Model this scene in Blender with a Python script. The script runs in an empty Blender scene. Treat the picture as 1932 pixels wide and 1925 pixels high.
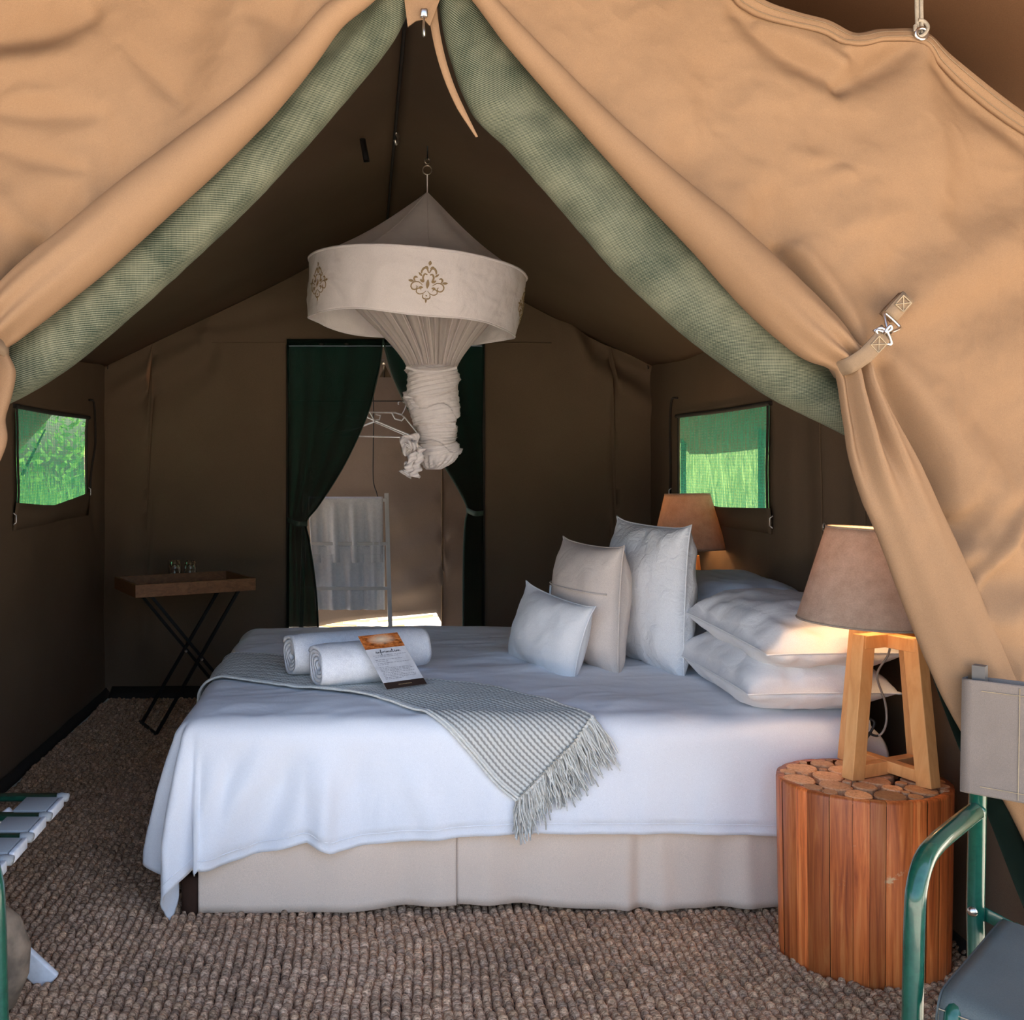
import bpy, bmesh, math, random
import numpy as np
from mathutils import Vector, Matrix
random.seed(7)
rng = np.random.default_rng(7)
PI = math.pi
scene = bpy.context.scene
col = scene.collection

# ---------------------------------------------------------------- camera, sky, sun, exposure
H = 1.34          # eye height
F = 1900.0        # focal length in pixels of the 1932 x 1925 frame
VX, VY = 690.0, 870.0
cam_d = bpy.data.cameras.new('camera')
cam = bpy.data.objects.new('camera', cam_d)
col.objects.link(cam)
cam.location = (0, 0, H)
cam.rotation_euler = (PI/2, 0, 0)
cam_d.sensor_width = 36.0
cam_d.sensor_fit = 'HORIZONTAL'
cam_d.lens = F/1932*36.0
cam_d.shift_x = (966-VX)/1932
cam_d.shift_y = -(962.5-VY)/1932
cam_d.clip_start = 0.05
scene.camera = cam

world = bpy.data.worlds.new('sky')
scene.world = world
world.use_nodes = True
wn = world.node_tree
bg = wn.nodes['Background']
sky = wn.nodes.new('ShaderNodeTexSky')
sky.sky_type = 'NISHITA'
sky.sun_disc = False
SUN_DIR = Vector((-0.42, -0.50, -0.90)).normalized()
sky.sun_elevation = math.asin(-SUN_DIR.z)
sky.sun_rotation = math.atan2(-SUN_DIR.x, -SUN_DIR.y)
sky.air_density = 1.0
sky.dust_density = 4.0
sky.ozone_density = 1.0
wn.links.new(sky.outputs[0], bg.inputs[0])
bg.inputs[1].default_value = 0.26

sun_d = bpy.data.lights.new('sun', 'SUN')
sun = bpy.data.objects.new('sun', sun_d)
col.objects.link(sun)
sun_d.energy = 11.0
sun_d.color = (1.0, 0.93, 0.82)
sun_d.angle = math.radians(0.6)
sun.rotation_euler = SUN_DIR.to_track_quat('-Z', 'Y').to_euler()

scene.view_settings.view_transform = 'Standard'
scene.view_settings.look = 'None'
scene.view_settings.gamma = 1.0
scene.view_settings.use_curve_mapping = False
scene.view_settings.exposure = 1.65
scene.cycles.use_denoising = True
scene.cycles.max_bounces = 12
scene.cycles.diffuse_bounces = 8
scene.cycles.transparent_max_bounces = 24
scene.cycles.sample_clamp_indirect = 8.0
scene.cycles.caustics_reflective = False
scene.cycles.caustics_refractive = False

# ---------------------------------------------------------------- helpers
def PY(px, py, Y):
    s = F/np.asarray(Y, float)
    return np.stack(np.broadcast_arrays((np.asarray(px, float)-VX)/s, np.asarray(Y, float), H-(np.asarray(py, float)-VY)/s), -1)

def P(px, py, s):
    return np.array(((px-VX)/s, F/s, H-(py-VY)/s))

_perm = np.random.default_rng(3).random((256, 256))
def vnoise(x, y, seed=0):
    x = np.asarray(x, float)+seed*17.31
    y = np.asarray(y, float)+seed*9.77
    xi = np.floor(x).astype(int); yi = np.floor(y).astype(int)
    fx = x-xi; fy = y-yi
    fx = fx*fx*(3-2*fx); fy = fy*fy*(3-2*fy)
    g = lambda a, b: _perm[a % 256, b % 256]
    return ((g(xi, yi)*(1-fx)+g(xi+1, yi)*fx)*(1-fy)+(g(xi, yi+1)*(1-fx)+g(xi+1, yi+1)*fx)*fy)*2-1

def fbm(x, y, seed=0, octv=4):
    r = 0; a = 1; t = 0
    for i in range(octv):
        c, s = math.cos(i*1.1+.4), math.sin(i*1.1+.4)
        r = r+a*vnoise((x*c-y*s)*2**i, (x*s+y*c)*2**i, seed+i*5)
        t += a; a *= .5
    return r/t

def sst(a, b, x):
    t = np.clip((np.asarray(x, float)-a)/(b-a), 0, 1)
    return t*t*(3-2*t)

def creases(px, py, lst):
    """sum of soft ridges / valleys along segments (x0,y0,x1,y1,width,height)"""
    out = np.zeros_like(px, dtype=float)
    for x0, y0, x1, y1, w, a in lst:
        dx, dy = x1-x0, y1-y0
        L2 = dx*dx+dy*dy
        t = ((px-x0)*dx+(py-y0)*dy)/L2
        tc = np.clip(t, 0, 1)
        d2 = (px-x0-tc*dx)**2+(py-y0-tc*dy)**2
        ww = w*(.75+.5*np.sin(PI*tc))
        out += a*np.exp(-d2/(2*ww*ww))*(.45+.55*np.sin(PI*np.clip(tc, .06, .94)))
    return out

OFF = {}
def thing(name, label, cat, loc=(0, 0, 0), group=None):
    o = bpy.data.objects.new(name, None)
    col.objects.link(o)
    o.empty_display_size = .1
    o.location = loc
    o['label'] = label; o['category'] = cat
    if group: o['group'] = group
    OFF[o.name] = np.array(loc, float)
    return o

def tag(o, label, cat, group=None):
    o['label'] = label; o['category'] = cat
    if group: o['group'] = group
    return o

def struct(o):
    o['kind'] = 'structure'
    return o

def mobj(name, V, Fc, m, parent=None, uv=None, smooth=True, thick=0, bevel=0, sub=0, colattr=None):
    V = np.asarray(V, float).reshape(-1, 3)
    off = np.zeros(3)
    if parent is not None:
        off = OFF.get(parent.name, np.zeros(3))
        V = V-off
    me = bpy.data.meshes.new(name)
    Fl = Fc.tolist() if isinstance(Fc, np.ndarray) else [list(map(int, f)) for f in Fc]
    me.from_pydata(V.tolist(), [], Fl)
    if uv is not None:
        uvl = me.uv_layers.new(name='UVMap')
        idx = np.empty(len(me.loops), dtype=np.int32)
        me.loops.foreach_get('vertex_index', idx)
        uvl.data.foreach_set('uv', np.asarray(uv, np.float32).reshape(-1, 2)[idx].ravel())
    if colattr is not None:
        a = me.color_attributes.new('tint', 'FLOAT_COLOR', 'POINT')
        a.data.foreach_set('color', np.asarray(colattr, np.float32).ravel())
    if smooth:
        me.polygons.foreach_set('use_smooth', np.ones(len(me.polygons), dtype=bool))
    me.update()
    if m is not None: me.materials.append(m)
    o = bpy.data.objects.new(name, me)
    col.objects.link(o)
    if parent is not None:
        o.parent = parent
        OFF[o.name] = off
    if bevel:
        b = o.modifiers.new('bevel', 'BEVEL'); b.width = bevel; b.segments = 2; b.limit_method = 'ANGLE'
    if thick:
        s = o.modifiers.new('thickness', 'SOLIDIFY'); s.thickness = thick; s.offset = 0
    if sub:
        s = o.modifiers.new('subdivision', 'SUBSURF'); s.levels = sub; s.render_levels = sub
    return o

def gfaces(nu, nv, cu=False, cv=False, off=0):
    i = np.arange(nu if cu else nu-1)[:, None]
    j = np.arange(nv if cv else nv-1)[None, :]
    a = i*nv+j; b = ((i+1) % nu)*nv+j
    c = ((i+1) % nu)*nv+(j+1) % nv; d = i*nv+(j+1) % nv
    return np.stack(np.broadcast_arrays(a, b, c, d), -1).reshape(-1, 4)+off

def sheet(name, A, m, parent=None, uvscale=None, cu=False, cv=False, mask=None, **k):
    nu, nv = A.shape[:2]
    Fc = gfaces(nu, nv, cu, cv)
    if mask is not None: Fc = Fc[mask.reshape(-1)]
    uv = None
    if uvscale is not None:
        if isinstance(uvscale, np.ndarray): uv = uvscale
        else:
            du = np.zeros(nu); du[1:] = np.cumsum(np.linalg.norm(np.diff(A.mean(1), axis=0), axis=1))
            dv = np.zeros((nu, nv)); dv[:, 1:] = np.cumsum(np.linalg.norm(np.diff(A, axis=1), axis=2), axis=1)
            uv = np.stack((np.repeat(du[:, None], nv, 1)*uvscale, dv*uvscale), -1)
    return mobj(name, A, Fc, m, parent, uv=uv, **k)

def tubeVF(path, r, n=8, closed=False, flat=None):
    p = np.asarray(path, float)
    N = len(p)
    r = np.broadcast_to(np.asarray(r, float), (N,))
    if closed: t = np.roll(p, -1, 0)-np.roll(p, 1, 0)
    else: t = np.gradient(p, axis=0)
    t /= np.linalg.norm(t, axis=1)[:, None]+1e-12
    up = np.array((0, 0, 1.)) if abs(t[0][2]) < .9 else np.array((1., 0, 0))
    u = np.cross(t[0], up); u /= np.linalg.norm(u)
    ang = np.arange(n)*2*PI/n
    V = np.empty((N, n, 3))
    for i in range(N):
        u = u-t[i]*np.dot(u, t[i]); u /= np.linalg.norm(u)+1e-12
        w = np.cross(t[i], u)
        if flat is None:
            V[i] = p[i]+r[i]*(np.cos(ang)[:, None]*u+np.sin(ang)[:, None]*w)
        else:
            V[i] = p[i]+r[i]*(np.cos(ang)[:, None]*u*flat[0]+np.sin(ang)[:, None]*w*flat[1])
    Fc = gfaces(N, n, closed, True).tolist()
    if not closed:
        Fc.append(list(range(n))[::-1]); Fc.append(list(range((N-1)*n, N*n)))
    return V.reshape(-1, 3), Fc

class MB:
    def __init__(s): s.V = []; s.F = []; s.n = 0
    def add(s, V, Fc):
        V = np.asarray(V, float).reshape(-1, 3)
        s.V.append(V)
        s.F += [[int(i)+s.n for i in f] for f in Fc]
        s.n += len(V); return s
    def tube(s, path, r, n=8, closed=False, flat=None): return s.add(*tubeVF(path, r, n, closed, flat))
    def box(s, c, size, R=None):
        c = np.asarray(c, float); h = np.asarray(size, float)/2
        v = np.array([(x, y, z) for x in (-1, 1) for y in (-1, 1) for z in (-1, 1)], float)*h
        if R is not None: v = v@np.asarray(R, float).T
        return s.add(v+c, [(0, 1, 3, 2), (4, 6, 7, 5), (0, 4, 5, 1), (2, 3, 7, 6), (0, 2, 6, 4), (1, 5, 7, 3)])
    def beam(s, p0, p1, w, d, up=(0, 0, 1)):
        p0 = np.asarray(p0, float); p1 = np.asarray(p1, float)
        z = p1-p0; L = np.linalg.norm(z); z /= L
        x = np.cross(np.asarray(up, float), z); x /= np.linalg.norm(x)
        y = np.cross(z, x)
        return s.box((p0+p1)/2, (w, d, L), np.stack((x, y, z), 1))
    def build(s, name, m, parent=None, **k):
        return mobj(name, np.concatenate(s.V), s.F, m, parent, **k)

def lathe(prof, n=32, closed=False):
    prof = np.asarray(prof, float)
    a = np.arange(n)*2*PI/n
    V = np.stack((prof[:, 0][:, None]*np.cos(a), prof[:, 0][:, None]*np.sin(a), np.repeat(prof[:, 1][:, None], n, 1)), -1)
    return V.reshape(-1, 3), gfaces(len(prof), n, closed, True)

def interp(pts, n, closed=False):
    """resample a polyline / curve (Catmull-Rom) to n points"""
    p = np.asarray(pts, float)
    N = len(p)
    q = np.concatenate((2*p[:1]-p[1:2], p, 2*p[-1:]-p[-2:-1]))
    t = np.linspace(0, N-1, n)
    i = np.minimum(t.astype(int), N-2); f = (t-i)[:, None]
    p0, p1, p2, p3 = q[i], q[i+1], q[i+2], q[i+3]
    return .5*((2*p1)+(-p0+p2)*f+(2*p0-5*p1+4*p2-p3)*f*f+(-p0+3*p1-3*p2+p3)*f**3)

def copy_tree(o, parent=None):
    c = o.copy()
    col.objects.link(c)
    if parent is not None: c.parent = parent
    for ch in [x for x in list(bpy.data.objects) if x.parent == o]:
        copy_tree(ch, c)
    return c

# ---------------------------------------------------------------- materials
def newmat(name):
    m = bpy.data.materials.new(name); m.use_nodes = True
    nt = m.node_tree
    return m, nt, nt.nodes, nt.links, nt.nodes['Principled BSDF']

def ramp(N, stops):
    r = N.new('ShaderNodeValToRGB')
    el = r.color_ramp.elements
    while len(el) < len(stops): el.new(.5)
    for e, (p, c) in zip(el, stops):
        e.position = p; e.color = (*c, 1)
    return r

def cloth(name, c, c2=None, rough=.9, mot=3.0, weave=500.0, bump=.25, transl=0, tcol=None, alpha=1.0, sheen=0, wrinkle=0, wscale=14, uv=False, mot_detail=5, trcol=None):
    m, nt, N, L, b = newmat(name)
    tc = N.new('ShaderNodeTexCoord'); co = tc.outputs['UV' if uv else 'Object']
    c2 = c2 or tuple(x*.8 for x in c)
    n1 = N.new('ShaderNodeTexNoise'); n1.inputs['Scale'].default_value = mot; n1.inputs['Detail'].default_value = mot_detail
    L.new(co, n1.inputs['Vector'])
    r = ramp(N, [(.3, c2), (.68, c)])
    L.new(n1.outputs['Fac'], r.inputs[0])
    n2 = N.new('ShaderNodeTexNoise'); n2.inputs['Scale'].default_value = weave; n2.inputs['Detail'].default_value = 2
    L.new(co, n2.inputs['Vector'])
    mx = N.new('ShaderNodeMix'); mx.data_type = 'RGBA'; mx.blend_type = 'MULTIPLY'
    mx.inputs['Factor'].default_value = .35
    L.new(r.outputs[0], mx.inputs['A']); 
    r2 = ramp(N, [(.3, (.6, .6, .6)), (.7, (1.15, 1.15, 1.15))])
    L.new(n2.outputs['Fac'], r2.inputs[0]); L.new(r2.outputs[0], mx.inputs['B'])
    colr = mx.outputs['Result']
    L.new(colr, b.inputs['Base Color'])
    b.inputs['Roughness'].default_value = rough
    b.inputs['Specular IOR Level'].default_value = .15
    bp = N.new('ShaderNodeBump'); bp.inputs['Strength'].default_value = bump; bp.inputs['Distance'].default_value = .001
    L.new(n2.outputs['Fac'], bp.inputs['Height'])
    nrm = bp.outputs[0]
    if wrinkle:
        n3 = N.new('ShaderNodeTexNoise'); n3.inputs['Scale'].default_value = wscale; n3.inputs['Detail'].default_value = 4
        n3.inputs['Distortion'].default_value = .8
        L.new(co, n3.inputs['Vector'])
        b3 = N.new('ShaderNodeBump'); b3.inputs['Strength'].default_value = wrinkle; b3.inputs['Distance'].default_value = .01
        L.new(n3.outputs['Fac'], b3.inputs['Height']); L.new(nrm, b3.inputs['Normal']); nrm = b3.outputs[0]
    L.new(nrm, b.inputs['Normal'])
    out = N['Material Output']; sh = b.outputs[0]
    if transl:
        t = N.new('ShaderNodeBsdfTranslucent'); 
        if tcol: t.inputs[0].default_value = (*tcol, 1)
        else: L.new(colr, t.inputs[0])
        ms = N.new('ShaderNodeMixShader'); ms.inputs[0].default_value = transl
        L.new(sh, ms.inputs[1]); L.new(t.outputs[0], ms.inputs[2]); sh = ms.outputs[0]
    if alpha < 1:
        tr = N.new('ShaderNodeBsdfTransparent')
        if trcol: tr.inputs[0].default_value = (*trcol, 1)
        ms = N.new('ShaderNodeMixShader'); ms.inputs[0].default_value = alpha
        L.new(tr.outputs[0], ms.inputs[1]); L.new(sh, ms.inputs[2]); sh = ms.outputs[0]
    L.new(sh, out.inputs[0])
    return m

def solid(name, c, rough=.5, metal=0, spec=.5, noise=0, nscale=40, c2=None, bump=0, emit=None, estr=0):
    m, nt, N, L, b = newmat(name)
    b.inputs['Base Color'].default_value = (*c, 1)
    b.inputs['Roughness'].default_value = rough
    b.inputs['Metallic'].default_value = metal
    b.inputs['Specular IOR Level'].default_value = spec
    tc = N.new('ShaderNodeTexCoord')
    n1 = N.new('ShaderNodeTexNoise'); n1.inputs['Scale'].default_value = nscale; n1.inputs['Detail'].default_value = 5
    L.new(tc.outputs['Object'], n1.inputs['Vector'])
    r = ramp(N, [(.35, c2 or tuple(x*.85 for x in c)), (.62, c)])
    L.new(n1.outputs['Fac'], r.inputs[0]); L.new(r.outputs[0], b.inputs['Base Color'])
    if bump:
        bp = N.new('ShaderNodeBump'); bp.inputs['Strength'].default_value = bump; bp.inputs['Distance'].default_value = .003
        L.new(n1.outputs['Fac'], bp.inputs['Height']); L.new(bp.outputs[0], b.inputs['Normal'])
    if emit:
        b.inputs['Emission Color'].default_value = (*emit, 1); b.inputs['Emission Strength'].default_value = estr
    return m

def wood(name, ca, cb, cc, scale=(14, 14, 1.2), rough=.45, tint=False, dist=1.5, wear=False):
    m, nt, N, L, b = newmat(name)
    tc = N.new('ShaderNodeTexCoord')
    mp = N.new('ShaderNodeMapping'); mp.inputs['Scale'].default_value = scale
    L.new(tc.outputs['Object'], mp.inputs[0])
    n1 = N.new('ShaderNodeTexNoise'); n1.inputs['Scale'].default_value = 3; n1.inputs['Detail'].default_value = 8; n1.inputs['Distortion'].default_value = dist
    n1.inputs['Roughness'].default_value = .65
    oi = N.new('ShaderNodeObjectInfo')
    ad = N.new('ShaderNodeVectorMath'); ad.operation = 'ADD'
    cx = N.new('ShaderNodeCombineXYZ'); mu = N.new('ShaderNodeMath'); mu.operation = 'MULTIPLY'; mu.inputs[1].default_value = 37
    L.new(oi.outputs['Random'], mu.inputs[0]); L.new(mu.outputs[0], cx.inputs[0]); L.new(mu.outputs[0], cx.inputs[2])
    L.new(mp.outputs[0], ad.inputs[0]); L.new(cx.outputs[0], ad.inputs[1])
    L.new(ad.outputs[0], n1.inputs['Vector'])
    r = ramp(N, [(.25, ca), (.5, cb), (.75, cc)])
    L.new(n1.outputs['Fac'], r.inputs[0])
    out = r.outputs[0]
    if wear:
        nw = N.new('ShaderNodeTexNoise'); nw.inputs['Scale'].default_value = 14; nw.inputs['Detail'].default_value = 7; nw.inputs['Roughness'].default_value = .65
        L.new(tc.outputs['Object'], nw.inputs['Vector'])
        rw = ramp(N, [(.655, (0, 0, 0)), (.70, (1, 1, 1))]); L.new(nw.outputs['Fac'], rw.inputs[0])
        mw = N.new('ShaderNodeMix'); mw.data_type = 'RGBA'; L.new(rw.outputs[0], mw.inputs['Factor']); L.new(out, mw.inputs['A']); mw.inputs['B'].default_value = (.72, .46, .25, 1)
        out = mw.outputs['Result']
    if tint:
        hs = N.new('ShaderNodeHueSaturation')
        mr = N.new('ShaderNodeMapRange'); mr.inputs['To Min'].default_value = .50; mr.inputs['To Max'].default_value = 1.30
        L.new(oi.outputs['Random'], mr.inputs[0]); L.new(mr.outputs[0], hs.inputs['Value'])
        L.new(out, hs.inputs['Color']); out = hs.outputs[0]
    L.new(out, b.inputs['Base Color'])
    b.inputs['Roughness'].default_value = rough
    bp = N.new('ShaderNodeBump'); bp.inputs['Strength'].default_value = .25; bp.inputs['Distance'].default_value = .002
    L.new(n1.outputs['Fac'], bp.inputs['Height']); L.new(bp.outputs[0], b.inputs['Normal'])
    return m

def meshcloth(name, dark, pale, period=.0036, alpha=1.0, transl=0, tcol=(.1, .6, .3)):
    """knitted shade mesh on UVs in metres"""
    m, nt, N, L, b = newmat(name)
    tc = N.new('ShaderNodeTexCoord')
    mp = N.new('ShaderNodeMapping'); mp.inputs['Rotation'].default_value = (0, 0, -.70)
    L.new(tc.outputs['UV'], mp.inputs[0])
    n0 = N.new('ShaderNodeTexNoise'); n0.inputs['Scale'].default_value = 9; n0.inputs['Detail'].default_value = 4
    L.new(tc.outputs['UV'], n0.inputs['Vector'])
    sp = N.new('ShaderNodeSeparateXYZ'); L.new(mp.outputs[0], sp.inputs[0])
    def sine(sock, per):
        k = N.new('ShaderNodeMath'); k.operation = 'MULTIPLY'; k.inputs[1].default_value = 2*PI/per; L.new(sock, k.inputs[0])
        s = N.new('ShaderNodeMath'); s.operation = 'SINE'; L.new(k.outputs[0], s.inputs[0]); return s.outputs[0]
    a, c = sine(sp.outputs[1], period), sine(sp.outputs[0], period*.8)
    ad = N.new('ShaderNodeMath'); ad.operation = 'MULTIPLY_ADD'; ad.inputs[1].default_value = .4
    L.new(c, ad.inputs[0]); L.new(a, ad.inputs[2])
    ad2 = N.new('ShaderNodeMath'); ad2.operation = 'MULTIPLY_ADD'; ad2.inputs[1].default_value = 3.0; ad2.inputs[2].default_value = -1.55
    L.new(n0.outputs['Fac'], ad2.inputs[0])
    ad3 = N.new('ShaderNodeMath'); ad3.operation = 'ADD'; L.new(ad.outputs[0], ad3.inputs[0]); L.new(ad2.outputs[0], ad3.inputs[1])
    mr = N.new('ShaderNodeMapRange'); mr.inputs['From Min'].default_value = -1.6; mr.inputs['From Max'].default_value = 1.6
    L.new(ad3.outputs[0], mr.inputs[0])
    r = ramp(N, [(.2, dark), (.8, pale)])
    L.new(mr.outputs[0], r.inputs[0]); L.new(r.outputs[0], b.inputs['Base Color'])
    b.inputs['Roughness'].default_value = .8; b.inputs['Specular IOR Level'].default_value = .2
    bp = N.new('ShaderNodeBump'); bp.inputs['Strength'].default_value = .5; bp.inputs['Distance'].default_value = .002
    L.new(mr.outputs[0], bp.inputs['Height']); L.new(bp.outputs[0], b.inputs['Normal'])
    sh = b.outputs[0]; out = N['Material Output']
    if transl:
        t = N.new('ShaderNodeBsdfTranslucent'); t.inputs[0].default_value = (*tcol, 1)
        ms = N.new('ShaderNodeMixShader'); ms.inputs[0].default_value = transl
        L.new(sh, ms.inputs[1]); L.new(t.outputs[0], ms.inputs[2]); sh = ms.outputs[0]
    if alpha < 1:
        tr = N.new('ShaderNodeBsdfTransparent'); tr.inputs[0].default_value = (.75, .95, .82, 1)
        ms = N.new('ShaderNodeMixShader'); ms.inputs[0].default_value = alpha
        L.new(tr.outputs[0], ms.inputs[1]); L.new(sh, ms.inputs[2]); sh = ms.outputs[0]
    L.new(sh, out.inputs[0])
    return m

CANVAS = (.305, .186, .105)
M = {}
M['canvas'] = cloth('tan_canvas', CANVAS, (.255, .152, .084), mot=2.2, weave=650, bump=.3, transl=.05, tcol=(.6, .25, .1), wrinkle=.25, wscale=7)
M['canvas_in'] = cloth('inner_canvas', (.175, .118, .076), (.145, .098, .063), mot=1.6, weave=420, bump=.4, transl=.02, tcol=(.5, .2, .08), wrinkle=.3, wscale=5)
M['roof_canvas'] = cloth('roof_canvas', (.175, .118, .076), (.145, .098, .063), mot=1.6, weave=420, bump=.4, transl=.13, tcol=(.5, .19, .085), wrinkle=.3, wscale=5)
M['fly'] = cloth('fly_canvas', (.15, .075, .035), (.12, .06, .028), mot=2, weave=400, transl=.06, tcol=(.34, .13, .05))
M['webbing'] = cloth('webbing', (.27, .185, .115), (.22, .15, .092), weave=900, bump=.6)
M['stitch'] = solid('stitch_thread', (.42, .32, .20), .8)
M['green_roll'] = meshcloth('green_shade_mesh', (.009, .021, .012), (.205, .205, .138))
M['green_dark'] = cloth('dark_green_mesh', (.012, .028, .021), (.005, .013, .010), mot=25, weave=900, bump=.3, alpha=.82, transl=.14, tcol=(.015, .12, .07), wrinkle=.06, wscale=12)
def winmesh():
    m, nt, N, L, b = newmat('window_mesh')
    tc = N.new('ShaderNodeTexCoord'); sp = N.new('ShaderNodeSeparateXYZ'); L.new(tc.outputs['UV'], sp.inputs[0])
    def sine(sock, per):
        k = N.new('ShaderNodeMath'); k.operation = 'MULTIPLY'; k.inputs[1].default_value = 2*PI/per; L.new(sock, k.inputs[0])
        q = N.new('ShaderNodeMath'); q.operation = 'SINE'; L.new(k.outputs[0], q.inputs[0]); return q.outputs[0]
    n = N.new('ShaderNodeTexNoise'); n.inputs['Scale'].default_value = 30; n.inputs['Detail'].default_value = 4; L.new(tc.outputs['UV'], n.inputs['Vector'])
    mp = N.new('ShaderNodeMapping'); mp.inputs['Scale'].default_value = (26, 2.2, 1); L.new(tc.outputs['UV'], mp.inputs[0])
    n2 = N.new('ShaderNodeTexNoise'); n2.inputs['Scale'].default_value = 3; n2.inputs['Detail'].default_value = 4; L.new(mp.outputs[0], n2.inputs['Vector'])
    a_ = N.new('ShaderNodeMath'); a_.operation = 'MULTIPLY_ADD'; a_.inputs[1].default_value = .05; L.new(sine(sp.outputs[1], .0135), a_.inputs[0]); L.new(n2.outputs['Fac'], a_.inputs[2])
    mr = N.new('ShaderNodeMapRange'); mr.inputs['From Min'].default_value = .25; mr.inputs['From Max'].default_value = .75; mr.inputs['To Min'].default_value = .88; mr.inputs['To Max'].default_value = .48
    L.new(a_.outputs[0], mr.inputs[0])
    b.inputs['Base Color'].default_value = (.03, .16, .095, 1); b.inputs['Roughness'].default_value = .8; b.inputs['Specular IOR Level'].default_value = .1
    t = N.new('ShaderNodeBsdfTranslucent'); t.inputs[0].default_value = (.016, .13, .082, 1)
    m1 = N.new('ShaderNodeMixShader'); m1.inputs[0].default_value = .8; L.new(b.outputs[0], m1.inputs[1]); L.new(t.outputs[0], m1.inputs[2])
    tr = N.new('ShaderNodeBsdfTransparent'); tr.inputs[0].default_value = (.46, .58, .48, 1)
    m2 = N.new('ShaderNodeMixShader'); L.new(mr.outputs[0], m2.inputs[0]); L.new(tr.outputs[0], m2.inputs[1]); L.new(m1.outputs[0], m2.inputs[2])
    L.new(m2.outputs[0], N['Material Output'].inputs[0])
    return m
M['green_win'] = winmesh()
M['zip'] = solid('zip_metal', (.55, .45, .36), .3, 1)
M['steel'] = solid('steel', (.72, .68, .62), .28, 1)
M['dark_hem'] = solid('dark_hem', (.03, .022, .016), .9)
M['white'] = cloth('white_cotton', (.87, .875, .90), (.84, .845, .875), mot=4, weave=900, bump=.12, rough=.85, wrinkle=.35, wscale=7)
M['pillow'] = cloth('pillow_cotton', (.87, .86, .86), (.84, .83, .83), mot=5, weave=800, bump=.15, rough=.85, wrinkle=.35, wscale=14)
M['quilt'] = cloth('crinkled_cotton', (.87, .865, .87), (.83, .825, .83), mot=6, weave=600, bump=.3, rough=.85, wrinkle=.8, wscale=24)
M['beige'] = cloth('beige_linen', (.74, .64, .57), (.69, .59, .52), mot=8, weave=500, bump=.35, wrinkle=.4, wscale=14)
M['bluesheet'] = cloth('grey_blue_cotton', (.70, .76, .84), (.66, .72, .81), mot=5, weave=800, bump=.15, wrinkle=.3, wscale=10)
M['terry'] = cloth('white_terry', (.90, .90, .92), (.82, .82, .85), mot=60, weave=380, bump=.9, rough=.95, wrinkle=.2, wscale=20)
M['skirt'] = cloth('stone_cotton', (.80, .635, .505), (.76, .60, .475), mot=3, weave=600, bump=.3)
M['net'] = cloth('white_net', (.90, .83, .79), (.84, .77, .73), mot=20, weave=900, bump=.1, transl=.45, alpha=.86)
M['net_thin'] = cloth('sheer_net', (.88, .80, .74), (.82, .74, .68), mot=30, weave=900, bump=.1, transl=.5, alpha=.62)
M['valance'] = cloth('valance_linen', (.90, .83, .80), (.86, .79, .76), mot=9, weave=700, bump=.3, transl=.12, wrinkle=.9, wscale=9)
M['netbundle'] = cloth('bunched_net', (.90, .83, .79), (.86, .79, .75), mot=30, weave=900, bump=.2, transl=.25, wrinkle=.5, wscale=26)
M['rope'] = cloth('cream_rope', (.42, .36, .28), (.30, .25, .19), mot=90, weave=500, bump=.6)
M['embroidery'] = solid('embroidery_thread', (.33, .22, .10), .55, noise=1, nscale=200)
M['wool_grey'] = cloth('grey_wool', (.56, .53, .47), (.44, .42, .375), mot=70, weave=300, bump=.5)
M['wool_cream'] = cloth('cream_wool', (.80, .78, .72), (.68, .66, .60), mot=70, weave=300, bump=.5)
M['pine'] = wood('oiled_pine', (.70, .31, .10), (.80, .40, .145), (.88, .49, .20), scale=(9, 9, 2), rough=.5)
M['stave'] = wood('red_brown_stave', (.22, .036, .010), (.66, .16, .036), (.90, .34, .10), scale=(26, 26, 1.1), rough=.42, tint=True, wear=True, dist=.6)
M['logend'] = wood('log_end_grain', (.46, .18, .075), (.74, .38, .18), (.90, .56, .32), scale=(30, 30, 30), rough=.6, tint=True)
M['stumpcore'] = solid('dark_stump_core', (.045, .018, .010), .8)
M['traywood'] = wood('tray_wood', (.13, .050, .018), (.22, .088, .030), (.30, .135, .050), scale=(3, 16, 16), rough=.5)
M['black_metal'] = solid('black_metal', (.014, .013, .012), .45, .6)
M['dark_wood'] = solid('dark_bed_leg', (.045, .022, .014), .8, spec=.1)
M['shade'] = cloth('linen_shade', (.58, .46, .37), (.42, .33, .26), mot=34, weave=260, bump=.8, transl=.25, tcol=(.62, .42, .24))
M['shade_in'] = cloth('shade_liner', (.8, .74, .66), None, transl=.1)
M['bulb'] = solid('warm_bulb', (1, .8, .55), .4, emit=(1, .62, .28), estr=6)
M['cord'] = solid('black_cord', (.012, .012, .012), .5)
M['greycord'] = solid('clear_grey_cord', (.32, .29, .26), .35)
M['whitepaint'] = solid('white_paint', (.74, .73, .71), .5, nscale=12, c2=(.66, .65, .63))
M['white_plastic'] = solid('white_plastic', (.78, .80, .83), .35)
M['paper'] = solid('card_paper', (.72, .71, .73), .5)
M['ink'] = solid('printed_ink', (.05, .045, .05), .7)
M['greyink'] = solid('grey_ink', (.33, .32, .34), .7)
M['darkband'] = solid('dark_brown_print', (.040, .022, .016), .5)
M['goldink'] = solid('gold_ink', (.32, .22, .12), .6)

def glassmat():
    m, nt, N, L, b = newmat('clear_glass')
    b.inputs['Base Color'].default_value = (.95, .97, .97, 1)
    b.inputs['Roughness'].default_value = .02
    b.inputs['Transmission Weight'].default_value = 1
    b.inputs['IOR'].default_value = 1.45
    return m
M['glass'] = glassmat()

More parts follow.
